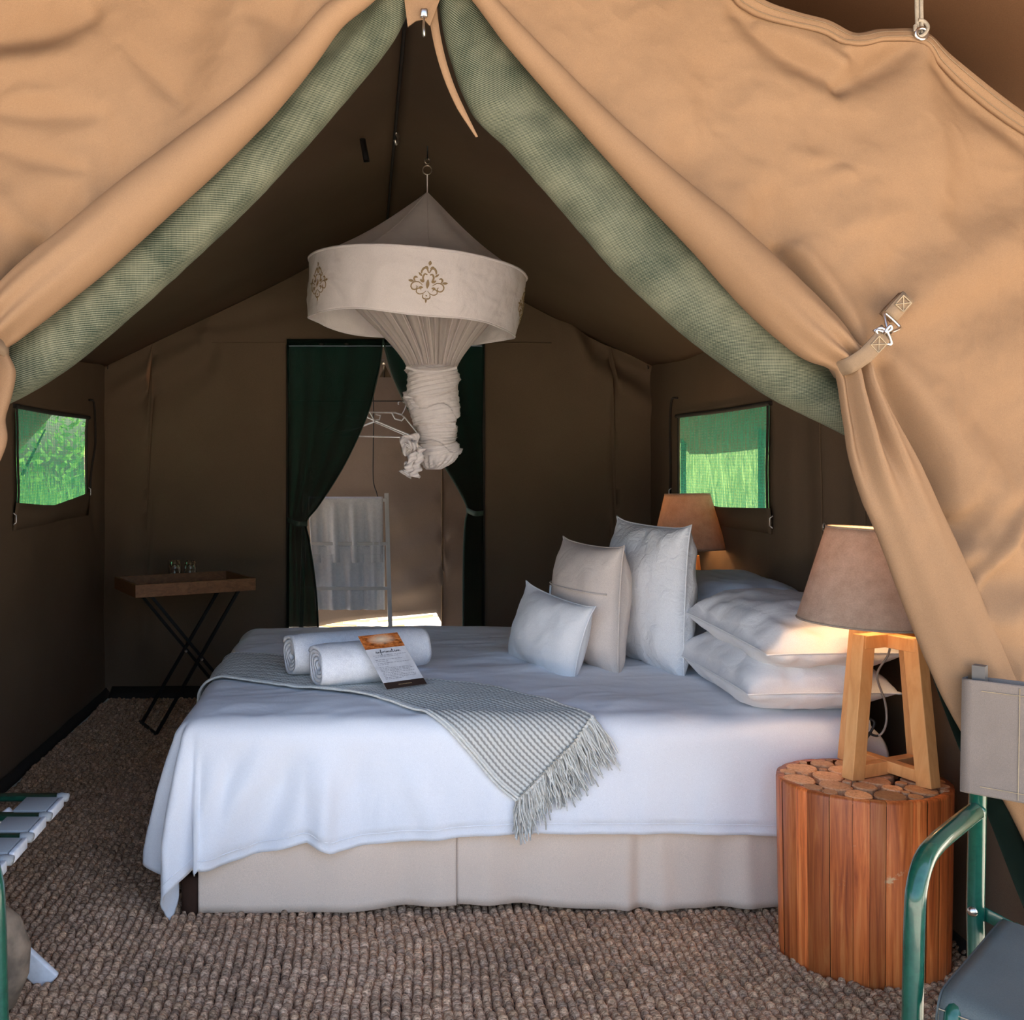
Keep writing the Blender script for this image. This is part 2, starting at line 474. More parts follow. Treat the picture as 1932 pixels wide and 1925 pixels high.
def greenpaint():
    m, nt, N, L, b = newmat('chipped_green_paint')
    tc = N.new('ShaderNodeTexCoord')
    n = N.new('ShaderNodeTexNoise'); n.inputs['Scale'].default_value = 38; n.inputs['Detail'].default_value = 6; n.inputs['Roughness'].default_value = .7
    L.new(tc.outputs['Object'], n.inputs['Vector'])
    r = ramp(N, [(.30, (.004, .055, .034)), (.62, (.009, .085, .052)), (.725, (.009, .083, .05)), (.74, (.40, .33, .23))])
    L.new(n.outputs['Fac'], r.inputs[0]); L.new(r.outputs[0], b.inputs['Base Color'])
    b.inputs['Roughness'].default_value = .22
    b.inputs['Coat Weight'].default_value = .4
    return m
M['green'] = greenpaint()
M['chair_grey'] = cloth('grey_brown_canvas', (.27, .218, .180), (.23, .185, .152), mot=9, weave=700, bump=.4, wrinkle=.3, wscale=10)
M['chair_seat'] = cloth('grey_green_vinyl', (.115, .13, .122), (.095, .108, .103), mot=7, weave=500, bump=.2, rough=.5, wrinkle=.2, wscale=8)
M['sack'] = solid('mottled_felt', (.34, .255, .18), .95, spec=.1, nscale=16, c2=(.15, .115, .085), bump=.5)
M['pale_grey_band'] = cloth('pale_grey_band', (.42, .43, .43), (.37, .385, .385), weave=500, bump=.3)

def jute():
    m, nt, N, L, b = newmat('jute_fibre')
    at = N.new('ShaderNodeAttribute'); at.attribute_name = 'tint'
    tc = N.new('ShaderNodeTexCoord')
    mp = N.new('ShaderNodeMapping'); mp.inputs['Scale'].default_value = (60, 260, 160); mp.inputs['Rotation'].default_value = (0, 0, .5)
    L.new(tc.outputs['Object'], mp.inputs[0])
    n = N.new('ShaderNodeTexNoise'); n.inputs['Scale'].default_value = 1.5; n.inputs['Detail'].default_value = 4
    L.new(mp.outputs[0], n.inputs['Vector'])
    r = ramp(N, [(.34, (.38, .34, .31)), (.66, (1.5, 1.45, 1.4))])
    L.new(n.outputs['Fac'], r.inputs[0])
    mx = N.new('ShaderNodeMix'); mx.data_type = 'RGBA'; mx.blend_type = 'MULTIPLY'; mx.inputs['Factor'].default_value = 1
    L.new(at.outputs['Color'], mx.inputs['A']); L.new(r.outputs[0], mx.inputs['B'])
    L.new(mx.outputs['Result'], b.inputs['Base Color'])
    b.inputs['Roughness'].default_value = .85; b.inputs['Specular IOR Level'].default_value = .15
    bp = N.new('ShaderNodeBump'); bp.inputs['Strength'].default_value = .6; bp.inputs['Distance'].default_value = .003
    L.new(n.outputs['Fac'], bp.inputs['Height']); L.new(bp.outputs[0], b.inputs['Normal'])
    return m
M['jute'] = jute()
M['jute_back'] = solid('jute_backing', (.075, .055, .04), .95, nscale=60)

def groundmat():
    m, nt, N, L, b = newmat('sandy_ground')
    tc = N.new('ShaderNodeTexCoord')
    n = N.new('ShaderNodeTexNoise'); n.inputs['Scale'].default_value = 2.3; n.inputs['Detail'].default_value = 9
    L.new(tc.outputs['Object'], n.inputs['Vector'])
    r = ramp(N, [(.3, (.37, .325, .27)), (.7, (.58, .525, .45))])
    L.new(n.outputs['Fac'], r.inputs[0]); L.new(r.outputs[0], b.inputs['Base Color'])
    b.inputs['Roughness'].default_value = .95
    return m
M['ground'] = groundmat()
M['grass'] = cloth('dry_grass', (.62, .66, .36), (.30, .42, .16), mot=8, weave=60, transl=.4, tcol=(.5, .6, .25))
M['leaf'] = cloth('leaf_green', (.20, .34, .12), (.10, .20, .06), mot=6, weave=60, transl=.35, tcol=(.3, .5, .12))
M['straw'] = solid('straw', (.55, .42, .26), .9)

# ---------------------------------------------------------------- the tent shell
XL, XR, YB, YF = -1.50, 1.64, F/328, F/900
RX, RZ, EZ = .12, 2.69, 1.89
def roofz(x):
    x = np.asarray(x, float)
    return np.where(x < RX, RZ-(RZ-EZ)*(RX-x)/(RX-XL), RZ-(RZ-EZ)*(x-RX)/(XR-RX))

# floor: ground inside and outside
g = np.stack(np.meshgrid(np.linspace(-30, 30, 61), np.linspace(-30, 32, 63), indexing='ij'), -1)
A = np.concatenate((g, -.012+.02*fbm(g[..., 0:1]*.7, g[..., 1:2]*.7, 4)*(np.abs(g[..., 0:1]) > 2.6)), -1)
struct(sheet('floor', A, M['ground']))

# roof (inner ceiling): two slopes sagging slightly
ys = np.linspace(YF+.055, YB+.03, 50)
for side in (0, 1):
    t = np.linspace(0, 1, 40)
    xe = XL if side == 0 else XR
    X = RX+(xe-RX)*t[:, None]+0*ys[None, :]
    Y = 0*t[:, None]+ys[None, :]
    Z = roofz(X)-.018*np.sin(PI*t)[:, None]-.012*fbm(X*1.5, Y*1.5, 11+side)*np.sin(PI*t)[:, None]
    Z = Z-.03*np.exp(-((t[:, None]-1)/.12)**2)*np.abs(np.sin((Y-YF)*PI/1.2))
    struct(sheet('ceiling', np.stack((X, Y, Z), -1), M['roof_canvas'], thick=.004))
rid = np.stack((np.full(40, RX), np.linspace(YF, YB, 40), np.full(40, RZ-.006)), -1)
mb = MB().tube(rid, .006, 6)
struct(mb.build('trim_1', M['dark_hem']))

# back wall with the rear doorway cut out
DX0, DX1, DZ = (543-VX)/328, (912-VX)/328, H+220/328
xs = np.unique(np.round(np.concatenate((np.linspace(XL-.06, DX0, 34), np.linspace(DX0, DX1, 36), np.linspace(DX1, XR+.06, 36))), 5))
ts = np.linspace(0, 1, 90)
BC = [(640, 560, 390, 620, 10, -.012), (392, 612, 386, 655, 9, .035), (386, 655, 225, 735, 12, .04), (396, 640, 392, 690, 8, -.03), (380, 690, 240, 760, 26, -.03),
      (1062, 585, 1110, 690, 10, .045), (1110, 690, 1226, 770, 16, .04), (1085, 600, 1175, 700, 14, -.03), (1130, 620, 1226, 690, 10, .04),
      (1150, 660, 1226, 730, 14, -.02), (600, 520, 720, 470, 14, .012), (900, 800, 1150, 900, 60, .02), (300, 800, 480, 1000, 60, .02),
      (270, 1130, 330, 1300, 22, .03), (235, 1000, 225, 1250, 16, .03), (370, 1180, 350, 1300, 25, -.02), (1000, 900, 960, 1200, 40, .02)]
def back_wall(x, z):
    px = VX+x*328; py = VY-(z-H)*328
    return YB-1.5*creases(px, py, BC)-.010*fbm(x*4, z*4, 21)
X, T = np.meshgrid(xs, ts, indexing='ij')
Z = np.empty_like(X)
for i, x in enumerate(xs):
    top = float(roofz(x))
    indoor = DX0-1e-6 <= x <= DX1+1e-6
    if True:
        k = np.where(T[i] < .6, T[i]/.6*DZ, DZ+(T[i]-.6)/.4*max(top-DZ, -.01)) if top > DZ else T[i]*top
        Z[i] = k
zc = (Z[:-1, :-1]+Z[1:, 1:])/2; xc = (X[:-1, :-1]+X[1:, 1:])/2
hole = (xc > DX0) & (xc < DX1) & (zc < DZ)
A = np.stack((X, back_wall(X, Z), Z), -1)
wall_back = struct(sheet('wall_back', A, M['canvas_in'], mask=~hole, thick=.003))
# horizontal seam and door binding on the back wall
def yb_line(xz, name, r, m, parent, off=-.006):
    p = np.array([(x, back_wall(np.array(x), np.array(z))+off, z) for x, z in xz])
    return MB().tube(p, r, 6).build(name, m, parent)
sz = H+(870-647)/328
yb_line([(x, sz) for x in np.linspace((400-VX)/328, (1040-VX)/328, 60)], 'seam', .003, M['canvas_in'], wall_back)

# side walls with a window hole each
WZ0, WZ1 = 1.105, 1.57
def side_wall(name, xw, sgn, wy0, wy1, seed, cr):
    yy = np.unique(np.round(np.concatenate((np.linspace(YF, wy0, 34), np.linspace(wy0, wy1, 26), np.linspace(wy1, YB+.05, 12))), 5))
    zz = np.unique(np.round(np.concatenate((np.linspace(0, WZ0, 26), np.linspace(WZ0, WZ1, 14), np.linspace(WZ1, EZ+.03, 12))), 5))
    Yg, Zg = np.meshgrid(yy, zz, indexing='ij')
    fn = lambda y, z: xw-sgn*(.010*fbm(y*2.2, z*2.2, seed)+creases(y*100, z*100, cr))*np.clip(np.asarray(z)*3, 0, 1)
    yc = (Yg[:-1, :-1]+Yg[1:, 1:])/2; zc = (Zg[:-1, :-1]+Zg[1:, 1:])/2
    # the lower hem of the opening hangs in a shallow curve
    hole = (yc > wy0) & (yc < wy1) & (zc > WZ0) & (zc < WZ1)
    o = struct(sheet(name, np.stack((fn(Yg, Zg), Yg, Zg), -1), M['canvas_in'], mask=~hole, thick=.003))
    return o, fn
LW0, LW1, RW0, RW1 = 4.31, 5.41, 4.10, 5.25
wl, fl = side_wall('wall_left', XL, 1, LW0, LW1, 31, [(460, 95, 540, 105, 5, .03), (420, 60, 540, 80, 8, .02), (545, 150, 560, 100, 4, .03)])
wr, fr = side_wall('wall_right', XR, -1, RW0, RW1, 35, [(380, 190, 375, 30, 4, .03), (350, 160, 345, 20, 5, .035), (405, 100, 395, 20, 5, -.02), (330, 170, 320, 30, 4, .02)])

def window(n, fn, sgn, y0, y1):
    w = bpy.data.objects.new('window_%d' % n, None); col.objects.link(w); struct(w)
    yy = np.linspace(y0-.07, y1+.07, 40); zz = np.linspace(WZ0-.05, WZ1+.05, 20)
    Yg, Zg = np.meshgrid(yy, zz, indexing='ij')
    Xg = fn(Yg, Zg)-sgn*(.012+.006*np.sin(Yg*9))
    sheet('mesh_screen', np.stack((Xg, Yg, Zg), -1), M['green_win'], w, uvscale=1)
    def edge(pts, name, r=.009, m='dark_hem', fl=(1, 1)):
        p = interp(pts, 30)
        q = np.stack((fn(p[:, 0], p[:, 1])+sgn*.008, p[:, 0], p[:, 1]), -1)
        MB().tube(q, r, 6).build(name, M[m], w)
    edge([(y0-.03, WZ1+.004), ((y0+y1)/2, WZ1), (y1+.03, WZ1+.004)], 'top_hem', .011)
    edge([(y0, WZ1), (y0, WZ0)], 'side_hem', .005)
    edge([(y1, WZ1), (y1, WZ0)], 'side_hem', .005)
    edge([(y0, WZ0), (y1, WZ0)], 'bottom_hem', .004)
    # canvas flap edge sagging over the sill, and the roll-up cord beside the opening
    t = np.linspace(0, 1, 30)
    yv = y0-.05+(y1-y0+.1)*t
    low = .014+.05*np.abs(t-.45)**1.2*2*(1 if n == 1 else .6)
    top = WZ0+.012+low*.9-.03*np.exp(-((t-.5)/.25)**2)*0
    B = []
    for k in (0, 1, 2):
        z = WZ0-.06+(top-WZ0+.06)*k/2
        B.append(np.stack((fn(yv, z)+sgn*(.006+.006*k), yv, z), -1))
    sheet('sill_flap', np.array(B), M['canvas_in'], w, thick=.004)
    yc = y1+.13 if n == 1 else y1+.12
    edge([(yc-.10, WZ1+.10), (yc, WZ1+.09), (yc+.03, WZ1-.05), (yc+.02, 1.3), (yc+.03, 1.16)], 'cord', .006)
    for y, z in ((y0-.06, WZ0-.005), (y1+.12, WZ0+.07)):
        MB().tube([(fn(np.array(y), np.array(z))+sgn*.01+a, y, z+b) for a, b in ((0, .02), (sgn*.012, .01), (sgn*.012, -.02), (0, -.03))], .003, 6).build('toggle', M['steel'], w)
    return w
window(1, fl, 1, LW0, LW1)
window(2, fr, -1, RW0, RW1)
# eyelet and hems on the right wall, corner hooks
y, z = F/((1540-VX)/1.61), H-(995-VY)/((1540-VX)/1.61)
a = np.arange(16)*2*PI/16
MB().tube(np.stack((np.full(16, float(fr(np.array(y), np.array(z)))-.006), y+.013*np.cos(a), z+.013*np.sin(a)), -1), .004, 6, True).build('eyelet', M['steel'], wr)
for yy0 in (3.62, 3.32, 2.95):
    z = np.linspace(.1, 1.85, 40)
    MB().tube(np.stack((fr(np.full(40, yy0), z)-.004, np.full(40, yy0), z), -1), .004, 5).build('seam', M['canvas_in'], wr)
for x in (XL+.03, XR-.03):
    MB().tube([(x, YB-.04, EZ-.005), (x, YB-.055, EZ-.012), (x, YB-.055, EZ-.025)], .003, 6).build('corner_hook', M['steel'], wall_back)
# mud flap along the foot of each wall
for nm, x0 in (('baseboard_left', XL+.015), ('baseboard_right', XR-.015)):
    yy = np.linspace(YF+.1, YB-.03, 60)
    B = np.stack([np.stack((x0+(1 if x0 < 0 else -1)*(k*.016+.006*fbm(yy*5, yy*0+k, 44)), yy, np.full(60, .040*(1-k/2)+.002)), -1) for k in range(3)])
    struct(sheet(nm, B, M['dark_hem'], thick=.004))
xx = np.linspace(XL+.05, XR-.05, 90)
B = np.stack([np.stack((xx, YB-.03-k*.05-.02*fbm(xx*4, xx*0+k, 45), np.full(90, .045*(1-k/2)+.004)), -1) for k in range(3)])
struct(sheet('baseboard_back', B, M['dark_hem'], thick=.004))
# two dark tie tapes and a ring hook under the ridge
tp = thing('tie_tape', 'short black tape hanging under the left roof slope near the ridge', 'strap', (0, 0, 0))
p0 = np.array([P(684, 262, 400), P(688, 282, 400), P(692, 306, 400)]); p0[:, 2] += 0
sx = p0[:, 0]; zr = float(roofz(sx[0]))
s_ = 400
for k in range(60):
    s_ = 300+k*5
    q = P(684, 262, s_)
    if q[2] <= float(roofz(q[0])): break
pts = np.array([P(684, 262, s_+2), P(688, 284, s_+8), P(692, 306, s_+9)])
MB().tube(interp(pts, 8), .012, 6, flat=(1, .25)).build('tape', M['cord'], tp)
M_hook = thing('ridge_hook', 'small silver hook on a dark seam under the tent ridge', 'hook', (0, 0, 0))
for k in range(60):
    s_ = 300+k*5
    q = P(748, 256, s_)
    if q[2] <= RZ-.02: break
MB().tube(interp([P(748, 252, s_+2), P(752, 262, s_+3), P(748, 272, s_+4), P(745, 264, s_+5)], 14), .006, 6).build('hook', M['steel'], M_hook)

# outer fly sheet; its unseen rear is lengthened to block sun, notched for skylight
def flyz(x):
    d = np.abs(np.asarray(x, float)-RX)
    return 3.06-.60*np.minimum(d, 1.55)-1.05*np.maximum(d-1.55, 0)
fx = np.linspace(RX-2.2, RX+2.2, 67); fy = np.linspace(1.15, 7.2, 64)
Xg, Yg = np.meshgrid(fx, fy, indexing='ij')
Zg = flyz(Xg)-.02*fbm(Xg*1.2, Yg*1.2, 51)-.05*np.sin((Yg*1.15) % PI)*np.clip(np.abs(Xg-RX)-1.6, 0, 1)*2
xq_ = (Xg[:-1, :-1]+Xg[1:, 1:])/2; yq_ = (Yg[:-1, :-1]+Yg[1:, 1:])/2
fly = tag(sheet('fly_sheet', np.stack((Xg, Yg, Zg), -1), M['fly'], thick=.004, mask=~((xq_ < -.9) & (yq_ > YB+.25))), 'dark brown underside of the outer fly sheet above the tent at upper right', 'fly sheet')
for yy0 in (1.3, 2.7, 4.2, 5.7, 7.1):
    for sd in (-1, 1):
        if sd < 0 and yy0 > YB: continue
        xq = RX+sd*2.12
        MB().tube([(xq, yy0, float(flyz(xq))), (xq, yy0, 0)], .02, 8).build('pole', M['dark_hem'], fly)

# ---------------------------------------------------------------- rear annex behind the doorway
AYB = F/285
ax = np.linspace(-1.0, 1.25, 70); az = np.linspace(0, 1, 60)
px = VX+ax*285
bot = np.interp(px, [400, 600, 640, 700, 760, 826, 832, 836, 1100], [.24, .245, .275, .30, .315, .335, .30, .08, .05])
Xg, T = np.meshgrid(ax, az, indexing='ij')
Zg = bot[:, None]+(2.1-bot[:, None])*T
Yg = AYB-creases(VX+Xg*285, VY-(Zg-H)*285, [(700, 1000, 860, 930, 14, .02), (690, 1080, 860, 1000, 14, .025), (720, 1130, 870, 1060, 14, .025), (640, 850, 800, 800, 22, .02), (760, 1120, 830, 1100, 12, .02)])-.008*fbm(Xg*5, Zg*5, 61)
M['annex'] = cloth('annex_canvas', (.27, .215, .175), (.225, .18, .145), mot=3, weave=420, bump=.4, transl=.05, tcol=(.5, .28, .15), wrinkle=.3, wscale=6)
annex = struct(sheet('wall_annex', np.stack((Xg, Yg, Zg), -1), M['annex'], thick=.003))
for xq, sg in ((1.25, -1),):
    yy = np.linspace(YB+.01, AYB, 12); zz = np.linspace(.02, 2.1, 20)
    Yg, Zg = np.meshgrid(yy, zz, indexing='ij')
    struct(sheet('wall_annex', np.stack((np.full_like(Yg, xq)+.01*fbm(Yg*4, Zg*4, 62), Yg, Zg), -1), M['annex'], thick=.003))
xs_ = (834-VX)/285
MB().tube([(xs_, AYB-.012, z) for z in np.linspace(.1, 2.2, 20)], .008, 6).build('seam', M['canvas_in'], annex)
# dark cord hanging down the annex wall
MB().tube(interp([P(703, 690, 288), P(705, 790, 289), P(704, 900, 289), P(711, 932, 290), P(714, 960, 290), P(714, 1120, 290)], 40), .004, 6).build('cord', M['cord'], annex)
# loose straw and sticks on the sunlit earth outside the gap
mb = MB()
for k in range(70):
    x = rng.uniform(-.75, .75); y = rng.uniform(7.3, 9.6); a = rng.normal(0, .35); L = rng.uniform(.15, .5)
    z = rng.uniform(.01, .035)
    mb.tube([(x-L*math.cos(a)/2, y-L*math.sin(a)/2, z), (x+L*math.cos(a)/2, y+L*math.sin(a)/2, z+.01)], rng.uniform(.006, .016), 5)
o = mb.build('straw_litter', M['straw']); o['kind'] = 'stuff'; o['label'] = 'dry straw and sticks on sunlit earth beyond the annex gap'; o['category'] = 'straw'

# ---------------------------------------------------------------- rear doorway: frame hem, two mesh curtains, zip
door = bpy.data.objects.new('door_1', None); col.objects.link(door); struct(door)
def ybk(x, z): return float(back_wall(np.array(x), np.array(z)))
MB().tube([(DX0, ybk(DX0, z)-.008, z) for z in np.linspace(.02, DZ, 30)], .009, 6).build('side_hem', M['dark_hem'], door)
MB().tube([(DX1, ybk(DX1, z)-.008, z) for z in np.linspace(.02, DZ, 30)], .009, 6).build('side_hem', M['dark_hem'], door)
MB().tube([(x, ybk(x, DZ)-.008, DZ) for x in np.linspace(DX0, DX1, 30)], .009, 6).build('top_hem', M['dark_hem'], door)
def mesh_curtain(name, label, inner, outer, seed, tie_row, tie_px):
    n = 90
    I = interp(inner, n); O = interp(outer, n)
    t = np.linspace(0, 1, 46)
    px = O[:, None, 0]+(I[:, None, 0]-O[:, None, 0])*t[None, :]
    py = O[:, None, 1]+(I[:, None, 1]-O[:, None, 1])*t[None, :]
    wpx = np.abs(I[:, 0]-O[:, 0])[:, None]
    tight = np.clip(1-(wpx-25)/160, 0, 1)
    pl = (np.sin(t*2*PI*4.2+seed)+.5*np.sin(t*2*PI*7+seed*2))[None, :]*(.011+.020*tight)
    Y = YB-.022+.0*px-pl-.006*fbm(px/30, py/60, seed)
    Y = np.minimum(Y, YB-.004) if False else Y
    A = PY(px, py, Y)
    th = thing(name, label, 'curtain', (0, 0, 0), None)
    sheet('mesh_cloth', A, M['green_dark'], th, uvscale=1, thick=.003)
    # tie band
    s0 = 328*1.008
    c = np.array(tie_px)
    band = interp([P(c[0][0], c[0][1], 331), P((c[0][0]+c[1][0])/2, (c[0][1]+c[1][1])/2+4, 338), P(c[1][0], c[1][1], 336)], 14)
    B = np.stack((band+np.array((0, -.02, .014)), band+np.array((0, -.02, -.014))))
    sheet('tie_band', B, M['webbing'] if False else M['green_band'], th, thick=.006)
    # edge binding along the opening side
    e = PY(I[:, 0], I[:, 1], YB-.034)
    MB().tube(e, .006, 6).build('edge_binding', M['green_band'], th)
    return th
M['green_band'] = solid('green_band', (.05, .075, .055), .85)
mesh_curtain('mesh_curtain', 'dark green mesh door curtain on the left, swept aside in front of the towel ladder', [(722, 640), (716, 690), (697, 770), (668, 840), (636, 900), (600, 955), (578, 985), (583, 1020), (592, 1080), (598, 1140), (603, 1250), (605, 1290)],
             [(541, 640), (542, 690), (544, 770), (544, 840), (544, 900), (544, 950), (545, 984), (543, 1020), (542, 1080), (541, 1140), (541, 1250), (541, 1290)], 1.0, 0, ((543, 980), (580, 988)))
mesh_curtain('mesh_curtain', 'dark green mesh door curtain on the right, behind the knotted bed net', [(722, 640), (738, 700), (765, 762), (805, 830), (842, 885), (866, 925), (882, 960), (878, 985), (875, 1040), (874, 1140), (874, 1250), (874, 1290)],
             [(914, 640), (913, 690), (911, 762), (911, 830), (911, 885), (911, 925), (911, 960), (911, 985), (912, 1040), (912, 1140), (912, 1250), (912, 1290)], 2.3, 0, ((880, 962), (911, 968)))
z_ = thing('zip_pull', 'brass zip pull at the top of the rear mesh doorway', 'zip', (0, 0, 0))
MB().box(P(724, 684, 333), (.02, .012, .028)).build('slider', M['zip'], z_, bevel=.003)
MB().tube([P(724, 690, 334), P(724, 700, 334.5), P(725, 712, 334)], [.006, .009, .011], 8, flat=(1, .4)).build('tab', M['zip'], z_)
# pale triangle of canvas under the zip
MB().add([P(716, 712, 332), P(738, 712, 332), P(727, 690, 332)], [(0, 1, 2)]).build('gusset', M['canvas_in'], z_, thick=.003)

# ---------------------------------------------------------------- front: right canvas flap, panel, tail, strap
def arcsample(poly, n):
    p = np.asarray(poly, float)
    d = np.concatenate(([0], np.cumsum(np.linalg.norm(np.diff(p, axis=0), axis=1))))
    t = np.linspace(0, d[-1], n)
    return np.stack([np.interp(t, d, p[:, k]) for k in range(p.shape[1])], 1)

def panel_mesh(name, inner, outer, cr, seed, parent, ni, nj, dy0=0.0):
    I = arcsample(interp(inner, 400), ni); O = arcsample(interp(outer, 400), ni)
    t = np.linspace(0, 1, nj)
    q = I[:, None, :]+(O[:, None, :]-I[:, None, :])*t[None, :, None]
    D = creases(q[..., 0], q[..., 1], cr)+.0075*fbm(q[..., 0]/120, q[..., 1]/90, seed, 4)+.0026*(1-np.abs(fbm(q[..., 0]/45, q[..., 1]/70, seed+3, 2)))**3
    A = PY(q[..., 0], q[..., 1], YF)
    A[..., 1] += dy0-D
    return sheet(name, A, M['canvas'], parent, uvscale=1, thick=.003)

def roll_mesh(name, Lp, Up, bulge, pleat, parent, m, ybase, ncol=34, nrow=140, behind=25, seed=0, wr=.002):
    Lc = interp(Lp, nrow); Uc = interp(Up, nrow)
    k = np.linspace(0, len(bulge)-1, nrow)
    B = np.interp(k, np.arange(len(bulge)), bulge)[:, None]
    Pl = np.interp(k, np.arange(len(pleat)), pleat)[:, None]
    th = np.linspace(-math.radians(behind), PI, ncol)
    t = .5-.5*np.cos(th)
    bul = np.sin(th)
    q = Lc[:, None, :]+(Uc[:, None, :]-Lc[:, None, :])*t[None, :, None]
    dy = -B*bul[None, :]-Pl*np.cos(2*PI*2.6*t+seed)[None, :]*np.clip(bul+.2, 0, 1)[None, :]
    dy = dy-wr*fbm(q[..., 0]/40, q[..., 1]/40, 70+seed)
    A = PY(q[..., 0], q[..., 1], ybase)
    A[..., 1] += dy
    return sheet(name, A, m, parent, uvscale=1, thick=.003), A

flapR = thing('door_flap', 'right tan canvas door flap, gathered by a webbing strap and sweeping down past the lamp', 'tent flap', (0, 0, 0))
RL = [(835, -75), (905, 15), (966, 95), (1116, 265), (1216, 375), (1316, 480), (1416, 590), (1510, 670), (1562, 692), (1580, 708),
      (1590, 763), (1605, 864), (1629, 945), (1657, 1010), (1718, 1172), (1791, 1338), (1890, 1503), (1960, 1640), (2050, 1800), (2140, 1960)]
RU = [(865, -100), (930, -8), (1000, 68), (1152, 220), (1264, 320), (1372, 408), (1482, 508), (1572, 596), (1612, 645), (1636, 668),
      (1648, 712), (1694, 803), (1734, 876), (1771, 957), (1844, 1115), (1923, 1301), (2000, 1460), (2090, 1640), (2170, 1800), (2230, 1960)]
Rb = [.02, .022, .026, .034, .042, .052, .060, .055, .040, .036, .036, .040, .040, .036, .030, .026, .022, .02, .02, .02]
Rp = [0, 0, 0, 0, 0, 0, .001, .006, .012, .016, .020, .020, .008, .003, .002, .002, .002, .003, .003, .003]
roll_mesh('rolled_edge', RL, RU, Rb, Rp, flapR, M['canvas'], YF-.004, ncol=40, nrow=260, seed=1)
RC = [(1395, 20, 1585, 160, 20, -.030), (1585, 165, 1705, 100, 16, -.026), (1440, 45, 1590, 118, 13, .014), (1600, 90, 1700, 80, 10, .012),
      (1340, 140, 1450, 480, 42, -.026), (1420, 200, 1400, 420, 40, .014), (1478, 470, 1600, 655, 15, -.050), (1505, 470, 1625, 650, 16, .026), (1455, 380, 1500, 490, 28, -.02),
      (1700, 470, 1655, 600, 26, -.012), (1932, 430, 1690, 590, 38, .016), (1980, 540, 1700, 625, 34, -.014), (1932, 330, 1740, 480, 40, -.010),
      (1664, 700, 1795, 990, 20, -.055), (1690, 690, 1890, 930, 34, .024), (1715, 680, 1990, 880, 40, -.012), (1800, 990, 1850, 1015, 24, -.04),
      (1728, 100, 1770, 420, 30, .016), (1722, 100, 1620, 400, 36, .012), (1760, 130, 1980, 300, 15, -.020), (1660, 140, 1650, 330, 30, -.008),
      (1870, 1030, 1900, 1050, 46, .035), (1800, 1090, 1960, 1095, 24, -.022), (1860, 1170, 1980, 1160, 24, .02), (1290, 250, 1320, 340, 30, -.008),
      (1500, 290, 1600, 330, 12, .006), (1530, 320, 1590, 310, 8, -.005), (1360, 240, 1440, 300, 10, -.004), (1600, 430, 1700, 400, 14, .005)]
RC = [(*c_[:5], c_[5]*(1.7 if abs(c_[5]) < .02 else 1.15)) for c_ in RC]
RIN = [(a+(b-a)*.86, c+(d-c)*.86) for (a, c), (b, d) in zip(RL, RU)]
RIN = RIN[:10]+[(a+(b-a)*.6, c+(d-c)*.6) for (a, c), (b, d) in zip(RL[10:], RU[10:])]
ROUT = [(1290, -110), (1360, -50), (1430, -2), (1500, 25), (1560, 42), (1610, 66), (1655, 60), (1712, 60), (1745, 74), (1800, 116), (1932, 216), (2050, 300), (2140, 372), (2160, 620), (2190, 1000), (2230, 1500), (2260, 1950)]
panel_mesh('front_panel', RIN, ROUT, RC, 81, flapR, 330, 170)
# hem band along the gable edge
hp = arcsample(interp(ROUT[:13], 300), 160)
tn = np.gradient(hp, axis=0); tn /= np.linalg.norm(tn, axis=1)[:, None]
nr = np.stack((-tn[:, 1], tn[:, 0]), 1)
B = []
for k, dyk in ((-1.5, -.004), (2, -.011), (13, -.012), (24, -.011), (26, -.005)):
    q = hp+nr*k
    D = creases(q[:, 0], q[:, 1], RC)
    a = PY(q[:, 0], q[:, 1], YF); a[:, 1] += dyk-D; B.append(a)
sheet('gable_hem', np.array(B), M['canvas'], flapR, thick=.003)
for k in (9, 21):
    q = hp+nr*k
    a = PY(q[:, 0], q[:, 1], YF); a[:, 1] += -.0145-creases(q[:, 0], q[:, 1], RC)
    MB().tube(a, .0012, 4).build('stitching', M['webbing'], flapR)
# tie strap round the bunch
def front(px, py, dy): 
    p = PY(px, py, YF); p[..., 1] += dy; return p
cl = interp([(1572, 700), (1590, 688), (1612, 668), (1634, 646), (1650, 630)], 24)
dyv = np.interp(np.linspace(0, 1, 24), [0, .12, .4, .75, 1], [.01, -.045, -.068, -.062, -.05])
d = np.gradient(cl, axis=0); d /= np.linalg.norm(d, axis=1)[:, None]; nn = np.stack((-d[:, 1], d[:, 0]), 1)
B = np.array([front((cl+nn*w)[:, 0], (cl+nn*w)[:, 1], dyv) for w in (-15, -5, 5, 15)])
strap = sheet('tie_strap', B, M['webbing'], flapR, thick=.004)
def boxstitch(c, ax, w, h, dy, parent):
    ax = np.array(ax, float); ax /= np.linalg.norm(ax); ay = np.array((-ax[1], ax[0]))
    cs = [np.array(c)+ax*sx*w+ay*sy*h for sx, sy in ((-1, -1), (1, -1), (1, 1), (-1, 1))]
    mb = MB()
    for i, j in ((0, 1), (1, 2), (2, 3), (3, 0), (0, 2), (1, 3)):
        mb.tube([front(cs[i][0], cs[i][1], dy), front(cs[j][0], cs[j][1], dy)], .0011, 4)
    mb.build('box_stitch', M['stitch'], parent)
boxstitch((1627, 657), (1, -1), 11, 10, -.0685, strap)
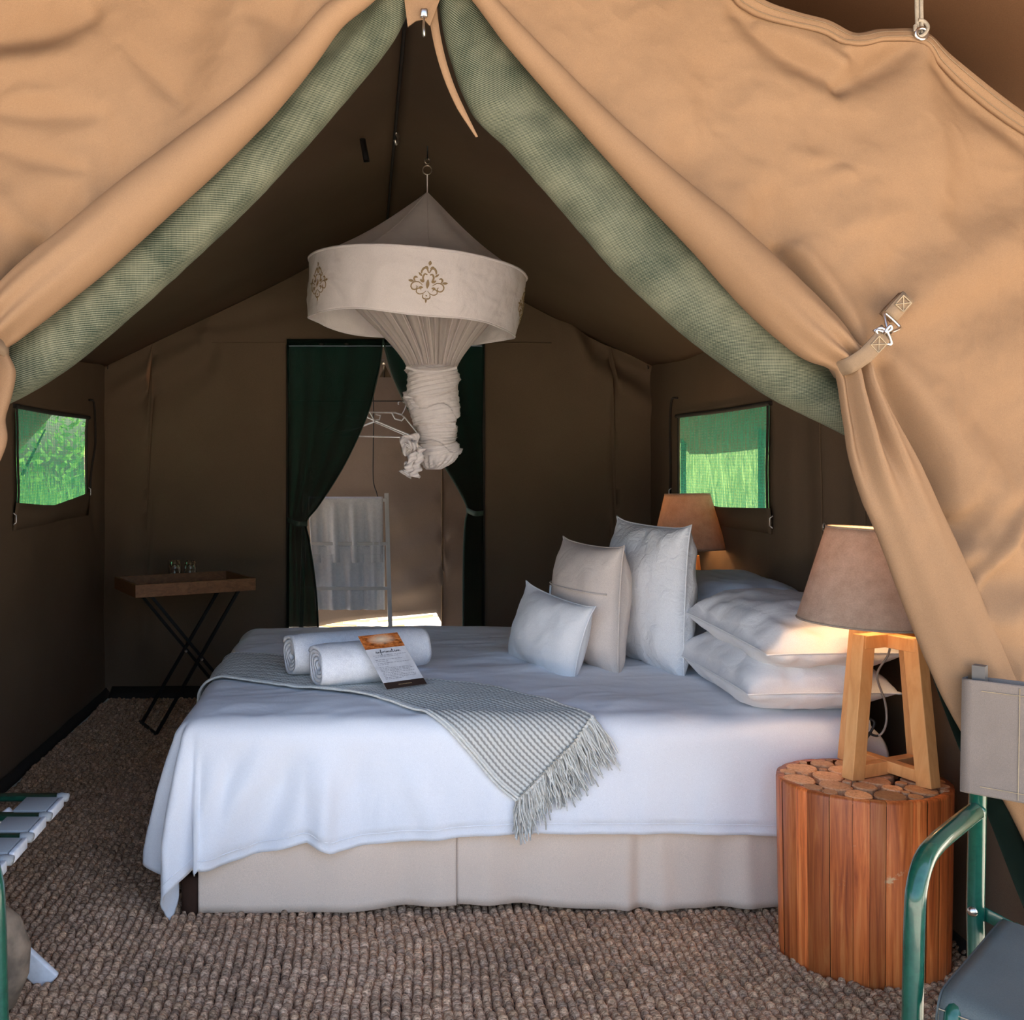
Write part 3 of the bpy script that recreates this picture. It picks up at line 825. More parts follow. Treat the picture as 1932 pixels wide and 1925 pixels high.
# wire clip and D ring, sewn patch
mb = MB().tube(interp([front(1622, 632, -.056), front(1634, 626, -.06), front(1645, 634, -.062), front(1655, 655, -.056), front(1640, 652, -.053)], 20), .0035, 8)
mb.tube(interp([front(1628, 640, -.06), front(1626, 630, -.062), front(1640, 634, -.064), front(1652, 628, -.064), front(1648, 622, -.066), front(1636, 638, -.066)], 20), .003, 8)
mb.build('wire_clip', M['steel'], flapR)
tri = [front(1646, 632, -.062), front(1646, 604, -.05), front(1650, 598, -.045), front(1674, 620, -.045), front(1672, 626, -.05), front(1652, 634, -.06)]
MB().tube(interp(tri, 30), .0033, 8).build('triangle_ring', M['steel'], flapR)
cl = np.array([(1660, 603), (1668, 593), (1680, 579), (1692, 566)], float)
d = np.gradient(cl, axis=0); d /= np.linalg.norm(d, axis=1)[:, None]; nn = np.stack((-d[:, 1], d[:, 0]), 1)
dyv = np.array([-.044, -.045, -.046, -.044])
patch = sheet('sewn_patch', np.array([front((cl+nn*w)[:, 0], (cl+nn*w)[:, 1], dyv) for w in (-14, 14)]), M['webbing'], flapR, thick=.006)
patch2 = MB(); 
boxstitch((1680, 580), (1, -1.1), 11, 10, -.0515, patch)
B = np.array([front((cl+nn*w)[:, 0], (cl+nn*w)[:, 1], np.array((-.03, -.03, -.034, -.036))) for w in (-13, 13)])
sheet('patch_base', B, M['webbing'], flapR, thick=.022)
# guy rope with grommet and carabiner loop
rope = thing('guy_rope', 'cream rope looped through the brass eyelet on the right gable hem', 'rope', (0, 0, 0))
rp = interp([front(1721, 76, -.03), front(1722, 40, -.025), front(1724, 0, -.02), front(1730, -80, -.01), front(1742, -240, .02)], 24)
for off in (-.0045, .0045):
    MB().tube(rp+np.array((off, 0, 0)), .0042, 7).build('strand', M['rope'], rope)
lp = interp([front(1712, 60, -.03), front(1710, 72, -.035), front(1716, 82, -.034), front(1726, 78, -.038), front(1733, 64, -.035), front(1728, 52, -.03), front(1717, 50, -.03)], 30)
MB().tube(lp, .0038, 8).build('loop', M['rope'], rope)
a = np.arange(20)*2*PI/20
MB().tube(front(1721+11*np.cos(a), 77+10*np.sin(a), -.02-creases(np.array([1721.]), np.array([77.]), RC)[0]), .004, 8, True).build('grommet', M['steel'], rope)

# left canvas flap
flapL = thing('door_flap', 'left tan canvas door flap, rolled edge running diagonally to the picture edge', 'tent flap', (0, 0, 0))
LL = [(775, -75), (705, 0), (645, 50), (590, 125), (515, 215), (400, 330), (300, 420), (200, 510), (100, 590), (35, 640), (12, 660),
      (26, 700), (20, 745), (8, 790), (12, 830), (-6, 880), (-60, 1000), (-150, 1200), (-300, 1600), (-420, 1960)]
LU = [(745, -100), (676, -30), (612, 14), (550, 82), (465, 165), (338, 262), (234, 340), (130, 425), (32, 505), (-28, 570), (-60, 610),
      (-80, 680), (-120, 745), (-150, 800), (-180, 850), (-210, 900), (-270, 1010), (-360, 1200), (-480, 1600), (-560, 1960)]
Lb = [.02, .024, .03, .038, .048, .056, .060, .060, .055, .045, .040, .05, .05, .045, .04, .035, .03, .025, .02, .02]
Lpv = [0, 0, 0, 0, 0, 0, 0, .002, .004, .010, .014, .018, .018, .014, .010, .008, .004, .003, .003, .003]
roll_mesh('rolled_edge', LL, LU, Lb, Lpv, flapL, M['canvas'], YF-.004, ncol=40, nrow=240, seed=2)
LC = [(-40, 75, 165, 28, 26, -.045), (-40, 130, 120, 100, 22, .02), (230, 80, 345, 195, 10, -.008), (455, 20, 420, 230, 44, .016), (380, 20, 330, 200, 36, -.012),
      (0, 285, 150, 320, 12, -.008), (0, 215, 190, 215, 14, -.008), (60, 470, 5, 600, 24, -.045), (-20, 450, -30, 580, 18, .03), (120, 380, 30, 500, 26, -.016),
      (200, 240, 190, 380, 18, -.008), (-60, 350, 60, 430, 16, .01), (20, 180, 90, 175, 10, .006), (500, 30, 560, 60, 30, -.012)]
LC = [(*c_[:5], c_[5]*(1.9 if abs(c_[5]) < .02 else 1.1)) for c_ in LC]
LIN = [(a+(b-a)*.86, c+(d-c)*.86) for (a, c), (b, d) in zip(LL, LU)]
LOUT = [(520, -190), (300, -150), (120, -110), (0, -70), (-80, -10), (-130, 45), (-200, 90), (-330, 190), (-480, 300), (-640, 410), (-690, 620), (-700, 1000), (-705, 1400), (-710, 1950)]
panel_mesh('front_panel', LIN, LOUT, LC, 91, flapL, 260, 130)
hp = arcsample(interp(LOUT[:10], 200), 100)
B = np.stack([front(hp[:, 0], hp[:, 1]+k, -.012) for k in (-2, 12, 26)])
sheet('gable_hem', B, M['canvas'], flapL, thick=.003)
cl = interp([(16, 664), (0, 650), (-30, 640), (-60, 634)], 14)
B = np.array([front(cl[:, 0], cl[:, 1]+w, np.interp(np.linspace(0, 1, 14), [0, .3, 1], [.0, -.06, -.055])) for w in (-14, 14)])
sheet('tie_strap', B, M['webbing'], flapL, thick=.004)

# green shade mesh rolled behind each canvas flap
def screen(label, Lp, Up, bulge, binding, seed, extra=None):
    th = thing('mesh_screen', label, 'mesh screen', (0, 0, 0))
    _, A = roll_mesh('mesh_cloth', Lp, Up, bulge, [.002]*len(bulge), th, M['green_roll'], YF+.105, ncol=30, nrow=160, behind=35, seed=seed, wr=.006)
    if binding:
        c = interp(binding, 40)
        w = np.interp(np.linspace(0, 1, 40), [0, .2, .8, 1], [8, 8, 6, 2])
        B = np.stack([front(c[:, 0]+k*w, c[:, 1]-k*w*.3, .085) for k in (-1, 0, 1)])
        sheet('canvas_binding', B, M['canvas'], th, thick=.005)
    return th
scR = screen('green mesh door screen rolled up behind the right canvas flap',
       [(812, -75), (828, 10), (852, 115), (893, 215), (962, 285), (1062, 398), (1162, 512), (1292, 632), (1432, 736), (1530, 788), (1610, 828)],
       [(862, -85), (905, -10), (968, 62), (1050, 150), (1122, 222), (1225, 330), (1330, 445), (1430, 555), (1520, 650), (1600, 715), (1660, 760)],
       [.03, .035, .04, .05, .055, .06, .062, .06, .05, .04, .03],
       [(818, -60), (826, 20), (843, 95), (870, 165), (908, 234)], 3)
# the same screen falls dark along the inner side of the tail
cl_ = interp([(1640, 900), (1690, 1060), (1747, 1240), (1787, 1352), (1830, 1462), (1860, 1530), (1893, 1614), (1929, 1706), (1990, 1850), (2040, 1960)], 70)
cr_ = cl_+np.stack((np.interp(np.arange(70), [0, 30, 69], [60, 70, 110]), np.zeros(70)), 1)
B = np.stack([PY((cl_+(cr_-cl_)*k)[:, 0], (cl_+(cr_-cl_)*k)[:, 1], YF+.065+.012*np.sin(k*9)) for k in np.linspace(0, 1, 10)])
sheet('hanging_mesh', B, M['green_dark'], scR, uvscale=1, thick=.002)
screen('green mesh door screen rolled up behind the left canvas flap',
       [(800, -75), (772, 15), (735, 88), (652, 190), (560, 295), (472, 388), (362, 492), (252, 592), (132, 692), (26, 757), (-90, 800)],
       [(740, -80), (690, -10), (630, 55), (548, 140), (460, 235), (385, 300), (285, 392), (186, 482), (84, 570), (10, 630), (-80, 690)],
       [.03, .035, .042, .05, .055, .058, .06, .06, .055, .045, .04], None, 5)
M['zipL'] = None
zp = thing('zip_pull', 'silver zip pull hanging at the top of the tent doorway', 'zip', (0, 0, 0))
MB().box(front(803, 1, .06), (.016, .012, .018)).build('slider', M['steel'], zp, bevel=.003)
MB().tube(interp([front(803, 8, .055), front(802, 25, .052), front(802, 40, .05), front(803, 49, .052)], 12), np.interp(np.linspace(0, 1, 12), [0, .3, .8, 1], [.005, .006, .0095, .007]), 10, flat=(1, .45)).build('tab', M['steel'], zp)
# pale canvas gusset either side of the zip
gs = [front(760, -70, .07), front(850, -70, .07), front(815, 22, .07), front(803, 10, .068), front(788, 12, .07), front(772, 24, .07)]
MB().add(gs, [(0, 1, 2, 3, 4, 5)]).build('gusset', M['canvas'], zp, smooth=False, thick=.004)

# ---------------------------------------------------------------- rugs of thick jute loops
def rug(label, x0, x1, y0, y1, zb, skip, seed, nobacking=False):
    th = thing('jute_rug', label, 'rug', ((x0+x1)/2, (y0+y1)/2, 0), 'jute rugs on the tent floor')
    gx, gy = np.meshgrid(np.linspace(x0, x1, 40), np.linspace(y0, y1, 30), indexing='ij')
    sheet('backing', np.stack((gx, gy, np.full_like(gx, zb+.002)), -1), M['jute_back'], th)
    r = np.random.default_rng(seed)
    pit, stp = .0245, .0240
    cx = np.arange(x0+pit/2, x1, pit); cy = np.arange(y0+stp/2, y1, stp)
    CX, CY = np.meshgrid(cx, cy, indexing='ij')
    CY = CY+r.uniform(-.5, .5, (len(cx), 1))*stp+r.normal(0, .0032, CX.shape)
    CX = CX+.011*fbm(CX*1.6, CY*2.4, seed)*2+.004*fbm(CX*7, CY*6, seed+1)+r.normal(0, .0019, CX.shape)
    CX = CX.ravel(); CY = CY.ravel()
    keep = ~skip(CX, CY)
    CX = CX[keep]; CY = CY[keep]; n = len(CX)
    nu, nv = 7, 5
    u = np.linspace(-1, 1, nu); v = np.linspace(-1, 1, nv)
    U, Vv = np.meshgrid(u, v, indexing='ij')
    rx = pit*.575*r.uniform(.84, 1.14, n); ry = stp*.66*r.uniform(.82, 1.16, n); hz = r.uniform(.011, .021, n)
    yaw = r.normal(.45, .24, n)
    lx = U[None]*rx[:, None, None]; ly = Vv[None]*ry[:, None, None]
    dome = np.sqrt(np.clip(1-(np.abs(U)**2.4), 0, 1))*np.sqrt(np.clip(1-np.abs(Vv)**2.4, 0, 1))
    ly = ly*(1-.15*np.abs(U[None]))
    X = CX[:, None, None]+lx*np.cos(yaw)[:, None, None]-ly*np.sin(yaw)[:, None, None]*.8
    Y = CY[:, None, None]+lx*np.sin(yaw)[:, None, None]+ly*np.cos(yaw)[:, None, None]
    swell = .006*(1+fbm(CX*2.2, CY*2.6, seed+2))
    Z = zb+.001+dome[None]*hz[:, None, None]+(swell*1.0)[:, None, None]*dome[None]
    V = np.stack((X, Y, Z), -1).reshape(-1, 3)
    f0 = gfaces(nu, nv)
    Fc = (f0[None]+(np.arange(n)*nu*nv)[:, None, None]).reshape(-1, 4)
    patch = fbm(CX*2.5, CY*2.5, seed+4)
    val = .80+.22*patch+r.normal(0, .11, n)
    warm = np.clip(.5+.8*fbm(CX*1.3, CY*1.7, seed+7)+r.normal(0, .18, n), 0, 1)
    c = np.array((.60, .405, .275))[None]*(1-warm[:, None])+np.array((.64, .395, .225))[None]*warm[:, None]
    c = c*val[:, None]
    C = np.repeat(np.concatenate((c, np.ones((n, 1))), 1)[:, None], nu*nv, 1).reshape(n, nu*nv, 4)
    dk = (.45+.55*dome.ravel())
    C = C.reshape(-1, 4)
    o = mobj('woven_loops', V, Fc, M['jute'], th, colattr=C)
    o['kind'] = 'stuff'
    return th
RS = F/516
rug('brown jute rug of thick woven loops in front of the bed', -1.30, 1.62, 1.55, RS, .0, lambda x, y: (y > 3.02) & (x > -.36) , 101)
rug('brown jute rug along the left wall, darker, under the tray table', -1.44, 1.60, RS+.005, 5.60, .0, lambda x, y: (x > -.33) & (x < 2), 131)

# ---------------------------------------------------------------- bed
BX0, BX1, BY0, BY1, BT = -.489, 1.50, 2.945, 4.55, .575
bed = thing('bed', 'double bed with a stone coloured valance skirt and dark legs', 'bed', (.5, 3.75, 0))
MB().box(((BX0+BX1)/2, (BY0+BY1)/2, .235), (BX1-BX0-.05, BY1-BY0-.05, .23)).build('bed_base', M['skirt'], bed, bevel=.01)
MB().box(((BX0+BX1)/2+.01, (BY0+BY1)/2, .45), (BX1-BX0-.03, BY1-BY0-.03, .19)).build('mattress', M['white'], bed, bevel=.04)
def skirt(name, p0, p1, zb, seed, folds, nrm):
    n = 120
    t = np.linspace(0, 1, n); v = np.linspace(0, 1, 16)
    x = p0[0]+(p1[0]-p0[0])*t; y = p0[1]+(p1[1]-p0[1])*t
    L = math.hypot(p1[0]-p0[0], p1[1]-p0[1])
    f = np.zeros((n, 16))
    for (c, w, a) in folds:
        f += a*np.exp(-((t*L-c)[:, None]/(w*(.35+.65*v[None, :])))**2)*(.15+.85*v[None, :])
    f += .006*fbm(t[:, None]*L*4, v[None, :]*1.0, seed)*v[None, :]
    zbt = np.interp(t, np.linspace(0, 1, len(zb)), zb)
    Z = .40+(zbt[:, None]-.40)*v[None, :]
    return sheet(name, np.stack((x[:, None]+nrm[0]*f, y[:, None]+nrm[1]*f, Z), -1), M['skirt'], bed, thick=.004)
xm = (862-VX)/650
skirt('skirt_panel', (BX0, BY0), (xm, BY0), [.020, .018, .020, .024, .038, .044], 1, [(.08, .05, -.004), (.45, .09, .010), (.60, .05, -.012), (.70, .06, .012)], (0, -1))
skirt('skirt_panel', (xm, BY0+.006), (BX1, BY0+.006), [.044, .042, .030, .028, .030, .033, .036, .036], 2, [(.09, .05, .014), (.20, .05, -.012), (.50, .03, .014), (.54, .03, -.016), (.60, .04, .014), (.78, .05, -.012), (.85, .04, .014), (1.0, .05, -.01)], (0, -1))
skirt('skirt_panel', (BX0-.055, BY0+.16), (BX0-.012, BY0+.012), [.085, .088, .095], 3, [(.05, .03, .012)], (-1, -.3))
skirt('skirt_panel', (BX0-.055, BY1), (BX0-.055, BY0+.16), [.06, .06, .06], 4, [(.3, .1, .01), (.8, .1, .012)], (-1, 0))
for x, y in ((BX0-.022, BY0+.030), (BX1-.07, BY0+.06), (BX0+.05, BY1-.06), (BX1-.07, BY1-.06)):
    V, Fc = lathe([(0, 0), (.030, 0), (.032, .02), (.036, .12), (0, .12)], 16)
    mobj('leg', V+np.array((x, y, 0)), Fc, M['dark_wood'], bed)

# duvet: a cloth laid over the bed and falling over foot and front
DX0_, DYF, DYB, RC_ = -.560, 2.925, 4.59, .075
def wr(a, b):
    w = .006*fbm(a*3, b*3, 141)+.010*np.exp(-((b-3.35-.25*np.sin(a*1.4))/.06)**2)*sst(.1, .8, a)*.5
    w = w+.006*fbm(a*2+b*5, b*9-a*2, 143)+.005*(1-np.abs(fbm(a*2.5+b*1.5, b*6-a*3, 145, 3)))**3
    # soft creases radiating over the top
    w = w+.006*np.sin((b-.35*a)*26+2*fbm(a*2, b*2, 144))*np.exp(-((a-.55)/.5)**2)*np.exp(-((b-3.75)/.35)**2)*.6
    return w
def bedmap(a, b, off=0.0):
    a = np.asarray(a, float); b = np.asarray(b, float)
    r = RC_+off*0
    xi, y0, y1 = DX0_+r, DYF+r, DYB-r*1.2
    da = np.maximum(xi-a, 0); db = np.maximum(y0-b, 0); dc = np.maximum(b-y1, 0)
    ds = db-dc
    d = np.sqrt(da**2+ds**2)+1e-9
    nx = -da/d; ny = -ds/d
    corner = np.clip(np.minimum(da, np.abs(ds))/.06, 0, 1)
    q = r*PI/2
    phi = np.minimum(d, q)/r
    fall = np.maximum(d-q, 0)
    ang = np.arctan2(db, da+1e-9)
    ripple = corner*(.030*np.sin(ang*7.0+.8))*np.clip(d/.25, 0, 1.6)
    foot = np.clip(da/.1, 0, 1)*(1-corner)
    rip2 = foot*.014*np.sin(b*17+1.2*np.sin(b*7))*np.clip(d/.2, 0, 1.6)
    frontf = np.clip(db/.1, 0, 1)
    fold = frontf*np.clip(fall/.12, 0, 1)*(.012*fbm(a*7, b*1.3, 151)+.010*fbm(a*16+fall*4, fall*3, 152)*np.clip((.35-a)/.5, .25, 1)+.026*np.exp(-((a+.12)/.035)**2)-.016*np.exp(-((a+.02)/.05)**2)
            +.024*np.exp(-((a+.30+.5*fall)/.045)**2)-.024*np.exp(-((a+.20+.35*fall)/.04)**2)+.022*np.exp(-((a+.43+.12*fall)/.035)**2)-.016*np.exp(-((a+.37+.3*fall)/.03)**2)+.014*np.exp(-((a-.10-.4*fall)/.04)**2))
    flare = np.where(da > 0, .26, .06)
    horiz = (r+off)*np.sin(phi)+flare*.20*(1-np.exp(-fall/.20))*1.15+ripple+rip2+fold
    drop = r*(1-np.cos(phi))+fall*.985
    bx = np.where(da > 0, xi, a); by = np.where(db > 0, y0, np.where(dc > 0, y1, b))
    top = BT+.012+wr(a, b)*(1-np.clip(d/q, 0, 1))+off*np.cos(np.minimum(phi, PI/2))
    # the mattress edge sags towards the head, the middle is a little hollow
    top = top+.010*np.sin((a+.5)*1.6)-.012*np.exp(-((b-2.98)/.08)**2)*(1-np.clip(d/q, 0, 1))
    return np.stack((bx+nx*horiz, by+ny*horiz, top-drop), -1)
na, nb = 230, 210
sa = np.linspace(0, 1, na); sb = np.linspace(0, 1, nb)
aE0 = DX0_-.40; aE1 = 1.52
Aa = aE0+(aE1-aE0)*sa
L = np.interp(Aa, [aE0, -.7, -.45, -.30, -.17, -.10, .10, .45, .8, 1.2, 1.52], [.42, .46, .475, .44, .405, .435, .405, .385, .385, .385, .385])
bF = DYF+RC_-L
Bb = bF[:, None]+(DYB+.22-bF[:, None])*sb[None, :]**1.0
aa = np.repeat(Aa[:, None], nb, 1)
D = bedmap(aa, Bb)
# flange of the cover: hem strip stands a little back from the body of the cover
hemd = sst(.030, .036, Bb-bF[:, None])
frontm = np.clip((DYF+RC_-Bb)/.2, 0, 1)*np.clip((aa-DX0_)/.05, 0, 1)
D[..., 1] += (.008+.003*np.sin(aa*30))*(1-hemd)*frontm
# the cover rounds off over the end of the mattress at the head
ed = np.clip((aa-1.44)/.08, 0, 1)
D[..., 2] -= .05*ed**2
D[..., 2] = np.maximum(D[..., 2], .004+.004*sa[:, None])
duvet = thing('duvet', 'white duvet spread over the bed, one corner hanging to the rug', 'duvet', (.5, 3.7, BT))
sheet('cover', D, M['white'], duvet, thick=.006)
k = int(np.argmin(np.abs((Bb-bF[:, None])[120]-.034)))
line = D[12:, k]+np.array((0, -.004, 0))
MB().tube(line[::2], .0016, 4).build('hem_stitching', M['white'], duvet)
# white end of the mattress showing behind the stump
e = np.linspace(0, 1, 24); hh = np.linspace(0, 1, 16)
yy = 2.93+1.62*e
B = np.stack([np.stack((np.full(24, 1.495+.028*math.sin(PI*h)), yy, np.full(24, .20+.385*h)), -1) for h in hh])
B[:, :3, 0] -= .03*np.array([1, .5, .15])[None, :]
sheet('head_end', B, M['white'], duvet, thick=.004)

# woven throw with tassel fringe
throw = thing('throw_blanket', 'grey and cream woven throw with a tassel fringe laid across the duvet', 'blanket', (.1, 3.3, BT))
cA = interp([(-.80, 3.60), (-.60, 3.50), (-.44, 3.40), (-.28, 3.30), (-.08, 3.195), (.06, 3.08), (.17, 2.985), (.28, 2.88), (.37, 2.775), (.432, 2.72)], 150)   # front edge
cB = interp([(-.80, 3.98), (-.60, 3.92), (-.40, 3.83), (-.15, 3.66), (.05, 3.50), (.20, 3.36), (.36, 3.28), (.50, 3.14), (.60, 3.03), (.665, 2.955)], 150)   # back edge
t = np.linspace(0, 1, 121)
ab = cA[:, None, :]+(cB-cA)[:, None, :]*t[None, :, None]
rows = 24
rowp = (t*rows) % 1.0
arc = np.cumsum(np.concatenate(([0], np.linalg.norm(np.diff((cA+cB)/2, axis=0), axis=1))))
ridge = (.5+.5*np.cos(2*PI*t*rows))[None, :]*(.75+.25*np.sin(arc[:, None]*2*PI/.016+np.floor(t*rows)[None, :]*2.2))
edge_roll = .004*np.exp(-(t/.02)**2)+.004*np.exp(-((1-t)/.02)**2)
A = bedmap(ab[..., 0], ab[..., 1], .011)
A[..., 2] += (.0035*ridge+edge_roll[None, :])
A[..., 1] -= .0025*ridge*np.clip((DYF+.06-ab[..., 1])/.05, 0, 1)
def throwmat():
    m, nt, N, L, b = newmat('woven_throw')
    tc = N.new('ShaderNodeTexCoord')
    sp = N.new('ShaderNodeSeparateXYZ'); L.new(tc.outputs['UV'], sp.inputs[0])
    def math_(op, a, b_=None, v=None):
        x = N.new('ShaderNodeMath'); x.operation = op
        L.new(a, x.inputs[0])
        if b_ is not None: L.new(b_, x.inputs[1])
        elif v is not None: x.inputs[1].default_value = v
        return x.outputs[0]
    # uv.x = metres along, uv.y = row number
    cosr = math_('COSINE', math_('MULTIPLY', sp.outputs[1], v=2*PI))
    fl = math_('FLOOR', sp.outputs[1])
    ph = math_('MULTIPLY', fl, v=2.4)
    dash = math_('SINE', math_('ADD', math_('ADD', math_('MULTIPLY', sp.outputs[0], v=2*PI/.0135), ph), math_('MULTIPLY', sp.outputs[1], v=3.2)))
    s = math_('ADD', cosr, math_('MULTIPLY', dash, v=.35))
    mr = N.new('ShaderNodeMapRange'); mr.inputs['From Min'].default_value = -.5; mr.inputs['From Max'].default_value = .5
    L.new(s, mr.inputs[0])
    r = ramp(N, [(0, (.30, .285, .26)), (1, (.66, .645, .59))])
    L.new(mr.outputs[0], r.inputs[0]); L.new(r.outputs[0], b.inputs['Base Color'])
    b.inputs['Roughness'].default_value = .95; b.inputs['Specular IOR Level'].default_value = .1
    return m
M['throw'] = throwmat()
uv = np.stack((np.repeat(arc[:, None], len(t), 1), np.repeat((t*rows)[None, :], len(arc), 0)), -1)
sheet('weave', A, M['throw'], throw, uvscale=uv, thick=.004)
for kk in (0, 7):
    e = bedmap(cA[:, 0]+(cB-cA)[:, 0]*kk/240, cA[:, 1]+(cB-cA)[:, 1]*kk/240, .016)
    MB().tube(e, .0042, 6).build('edge_cord', M['wool_cream'], throw)
endA, endB = cA[-1], cB[-1]
rt = np.random.default_rng(5)
ntas = 30
for i in range(ntas):
    f = (i+.5)/ntas
    base = endA+(endB-endA)*f
    d0 = np.array((.55, -.83))
    dirn = d0*(1-.0)+np.array((.0, 0))
    lowf = 1-f
    dirn = np.array((.62*f+.04+rt.normal(0, .05), -1.0)); dirn /= np.linalg.norm(dirn)
    Lt = .125+rt.normal(0, .012)
    for part, mat_ in ((0, 'wool_cream'), (1, 'wool_grey')):
        mb = MB()
        if part == 0:
            p = bedmap(np.array([base[0], base[0]+.006]), np.array([base[1], base[1]-.006]), .018)
            mb.tube(p, [.0075, .006], 6)
        for sidx in range(4 if part == 0 else 3):
            sp_ = rt.normal(0, .010); ll = Lt*rt.uniform(.75, 1.08)
            q = np.linspace(0, 1, 8)
            wv = .004*np.sin(q*rt.uniform(4, 9)+rt.uniform(0, 6))
            aa_ = base[0]+dirn[0]*ll*q+sp_*q+wv+rt.normal(0, .002)
            bb_ = base[1]+dirn[1]*ll*q+sp_*q*.5
            pts = bedmap(aa_, bb_, .012+.012*rt.random())
            pts[:, 1] -= .006*np.sin(q*PI)*rt.random()
            mb.tube(pts, np.linspace(.0030, .0020, 8), 4)
        mb.build('tassel', M[mat_], throw)

# ---------------------------------------------------------------- rolled towels and card
def rolled_towel(label, p0, p1, R, seed, turns=4.4):
    p0 = np.array(p0, float); p1 = np.array(p1, float)
    ax = p1-p0; L = np.linalg.norm(ax); ax /= L
    sd = np.cross(ax, (0, 0, 1)); sd /= np.linalg.norm(sd); up = np.cross(sd, ax)
    nth = 150; nl = 40
    th = np.linspace(0, turns*2*PI, nth)
    q = np.linspace(0, 1, nl)
    rr = R*(.16+.84*(th/th[-1]))[:, None]*np.ones(nl)[None, :]
    rr = rr*(1+.05*np.sin(th[:, None]*2+seed)+.03*fbm(th[:, None]*1.2, q[None, :]*5, seed))
    # soft bulge and sag
    rr = rr*(1-.10*np.abs(2*q[None, :]-1)**6)
    cx = rr*np.cos(th)[:, None]*1.06; cz = rr*np.sin(th)[:, None]*.93
    inset = .012*(1-(th/th[-1]))[:, None]*(np.where(q < .5, 1, -1)*(np.abs(2*q-1)**8))[None, :]
    wob = .0025*np.sin(th*3.1+seed)[:, None]*(np.abs(2*q-1)**8)[None, :]
    lin = q[None, :]*L+inset+wob
    A = p0+lin[..., None]*ax+cx[..., None]*sd+cz[..., None]*up
    t = thing('rolled_towel', label, 'towel', tuple(p0-np.array((0, 0, R))), 'rolled towels on the bed')
    sheet('terry_roll', A, M['terry'], t, thick=.0105)
    return t
rolled_towel('rear rolled white towel on the bed, half hidden behind the other roll', (-.265, 3.455, BT+.096), (.205, 3.64, BT+.092), .081, 1)
rolled_towel('front rolled white towel on the bed, nearest the edge', (-.165, 3.285, BT+.094), (.115, 3.40, BT+.094), .076, 2.2)

card = thing('information_card', 'information card with an orange sunset photo leaning on the rolled towels', 'card', (0, 0, 0))
cBL = np.array((.066, 3.165, BT+.046)); cBR = np.array((.197, 3.250, BT+.045)); 
cu = cBR-cBL; cw = np.linalg.norm(cu)
cTL = np.array((-.026, 3.285, BT+.192)); cv = cTL-cBL
def cpt(u, v, lift=0.0):
    n = np.cross(cu, cv); n /= np.linalg.norm(n)
    return cBL+cu*u+cv*v+n*lift
def cquad(name, u0, v0, u1, v1, lift, m, parent):
    return MB().add([cpt(u0, v0, lift), cpt(u1, v0, lift), cpt(u1, v1, lift), cpt(u0, v1, lift)], [(0, 1, 2, 3)]).build(name, m, parent, smooth=False)
if cpt(.5, .5, 1)[1] > cpt(.5, .5, 0)[1]: SGN = -1
else: SGN = 1
lf = lambda k: SGN*k
pg = MB().add([cpt(u, v, lf(w)) for w in (0, .0008) for u, v in ((0, 0), (1, 0), (1, 1), (0, 1))], [(4, 5, 6, 7), (0, 3, 2, 1), (0, 1, 5, 4), (1, 2, 6, 5), (2, 3, 7, 6), (3, 0, 4, 7)]).build('sheet', M['paper'], card, smooth=False)
def sunset():
    m, nt, N, L, b = newmat('printed_sunset_photo')
    tc = N.new('ShaderNodeTexCoord')
    n = N.new('ShaderNodeTexNoise'); n.inputs['Scale'].default_value = 5; n.inputs['Detail'].default_value = 8; n.inputs['Roughness'].default_value = .7
    L.new(tc.outputs['UV'], n.inputs['Vector'])
    r1 = ramp(N, [(.36, (.06, .018, .006)), (.5, (.52, .135, .025)), (.68, (.80, .36, .12))])
    L.new(n.outputs['Fac'], r1.inputs[0])
    ds = N.new('ShaderNodeVectorMath'); ds.operation = 'DISTANCE'; ds.inputs[1].default_value = (.52, .62, 0)
    L.new(tc.outputs['UV'], ds.inputs[0])
    r2 = ramp(N, [(.02, (1, 1, 1)), (.38, (0, 0, 0))])
    L.new(ds.outputs['Value'], r2.inputs[0])
    mx = N.new('ShaderNodeMix'); mx.data_type = 'RGBA'
    L.new(r2.outputs[0], mx.inputs['Factor']); L.new(r1.outputs[0], mx.inputs['A']); mx.inputs['B'].default_value = (.85, .66, .46, 1)
    L.new(mx.outputs['Result'], b.inputs['Base Color']); b.inputs['Roughness'].default_value = .4
    return m
q = [cpt(0, .735, lf(.0012)), cpt(1, .735, lf(.0012)), cpt(1, 1, lf(.0012)), cpt(0, 1, lf(.0012))]
mobj('printed_photo', q, [(0, 1, 2, 3)], sunset(), card, uv=np.array([(0, 0), (1, 0), (1, 1), (0, 1)]), smooth=False)
cquad('footer_band', 0, 0, 1, .115, lf(.0012), M['darkband'], card)
mb = MB()
for k in range(9): mb.add([cpt(.33+k*.037, .05, lf(.0016)), cpt(.358+k*.037, .05, lf(.0016)), cpt(.358+k*.037, .066, lf(.0016)), cpt(.33+k*.037, .066, lf(.0016))], [(0, 1, 2, 3)])
mb.build('footer_text', M['goldink'], card, smooth=False)
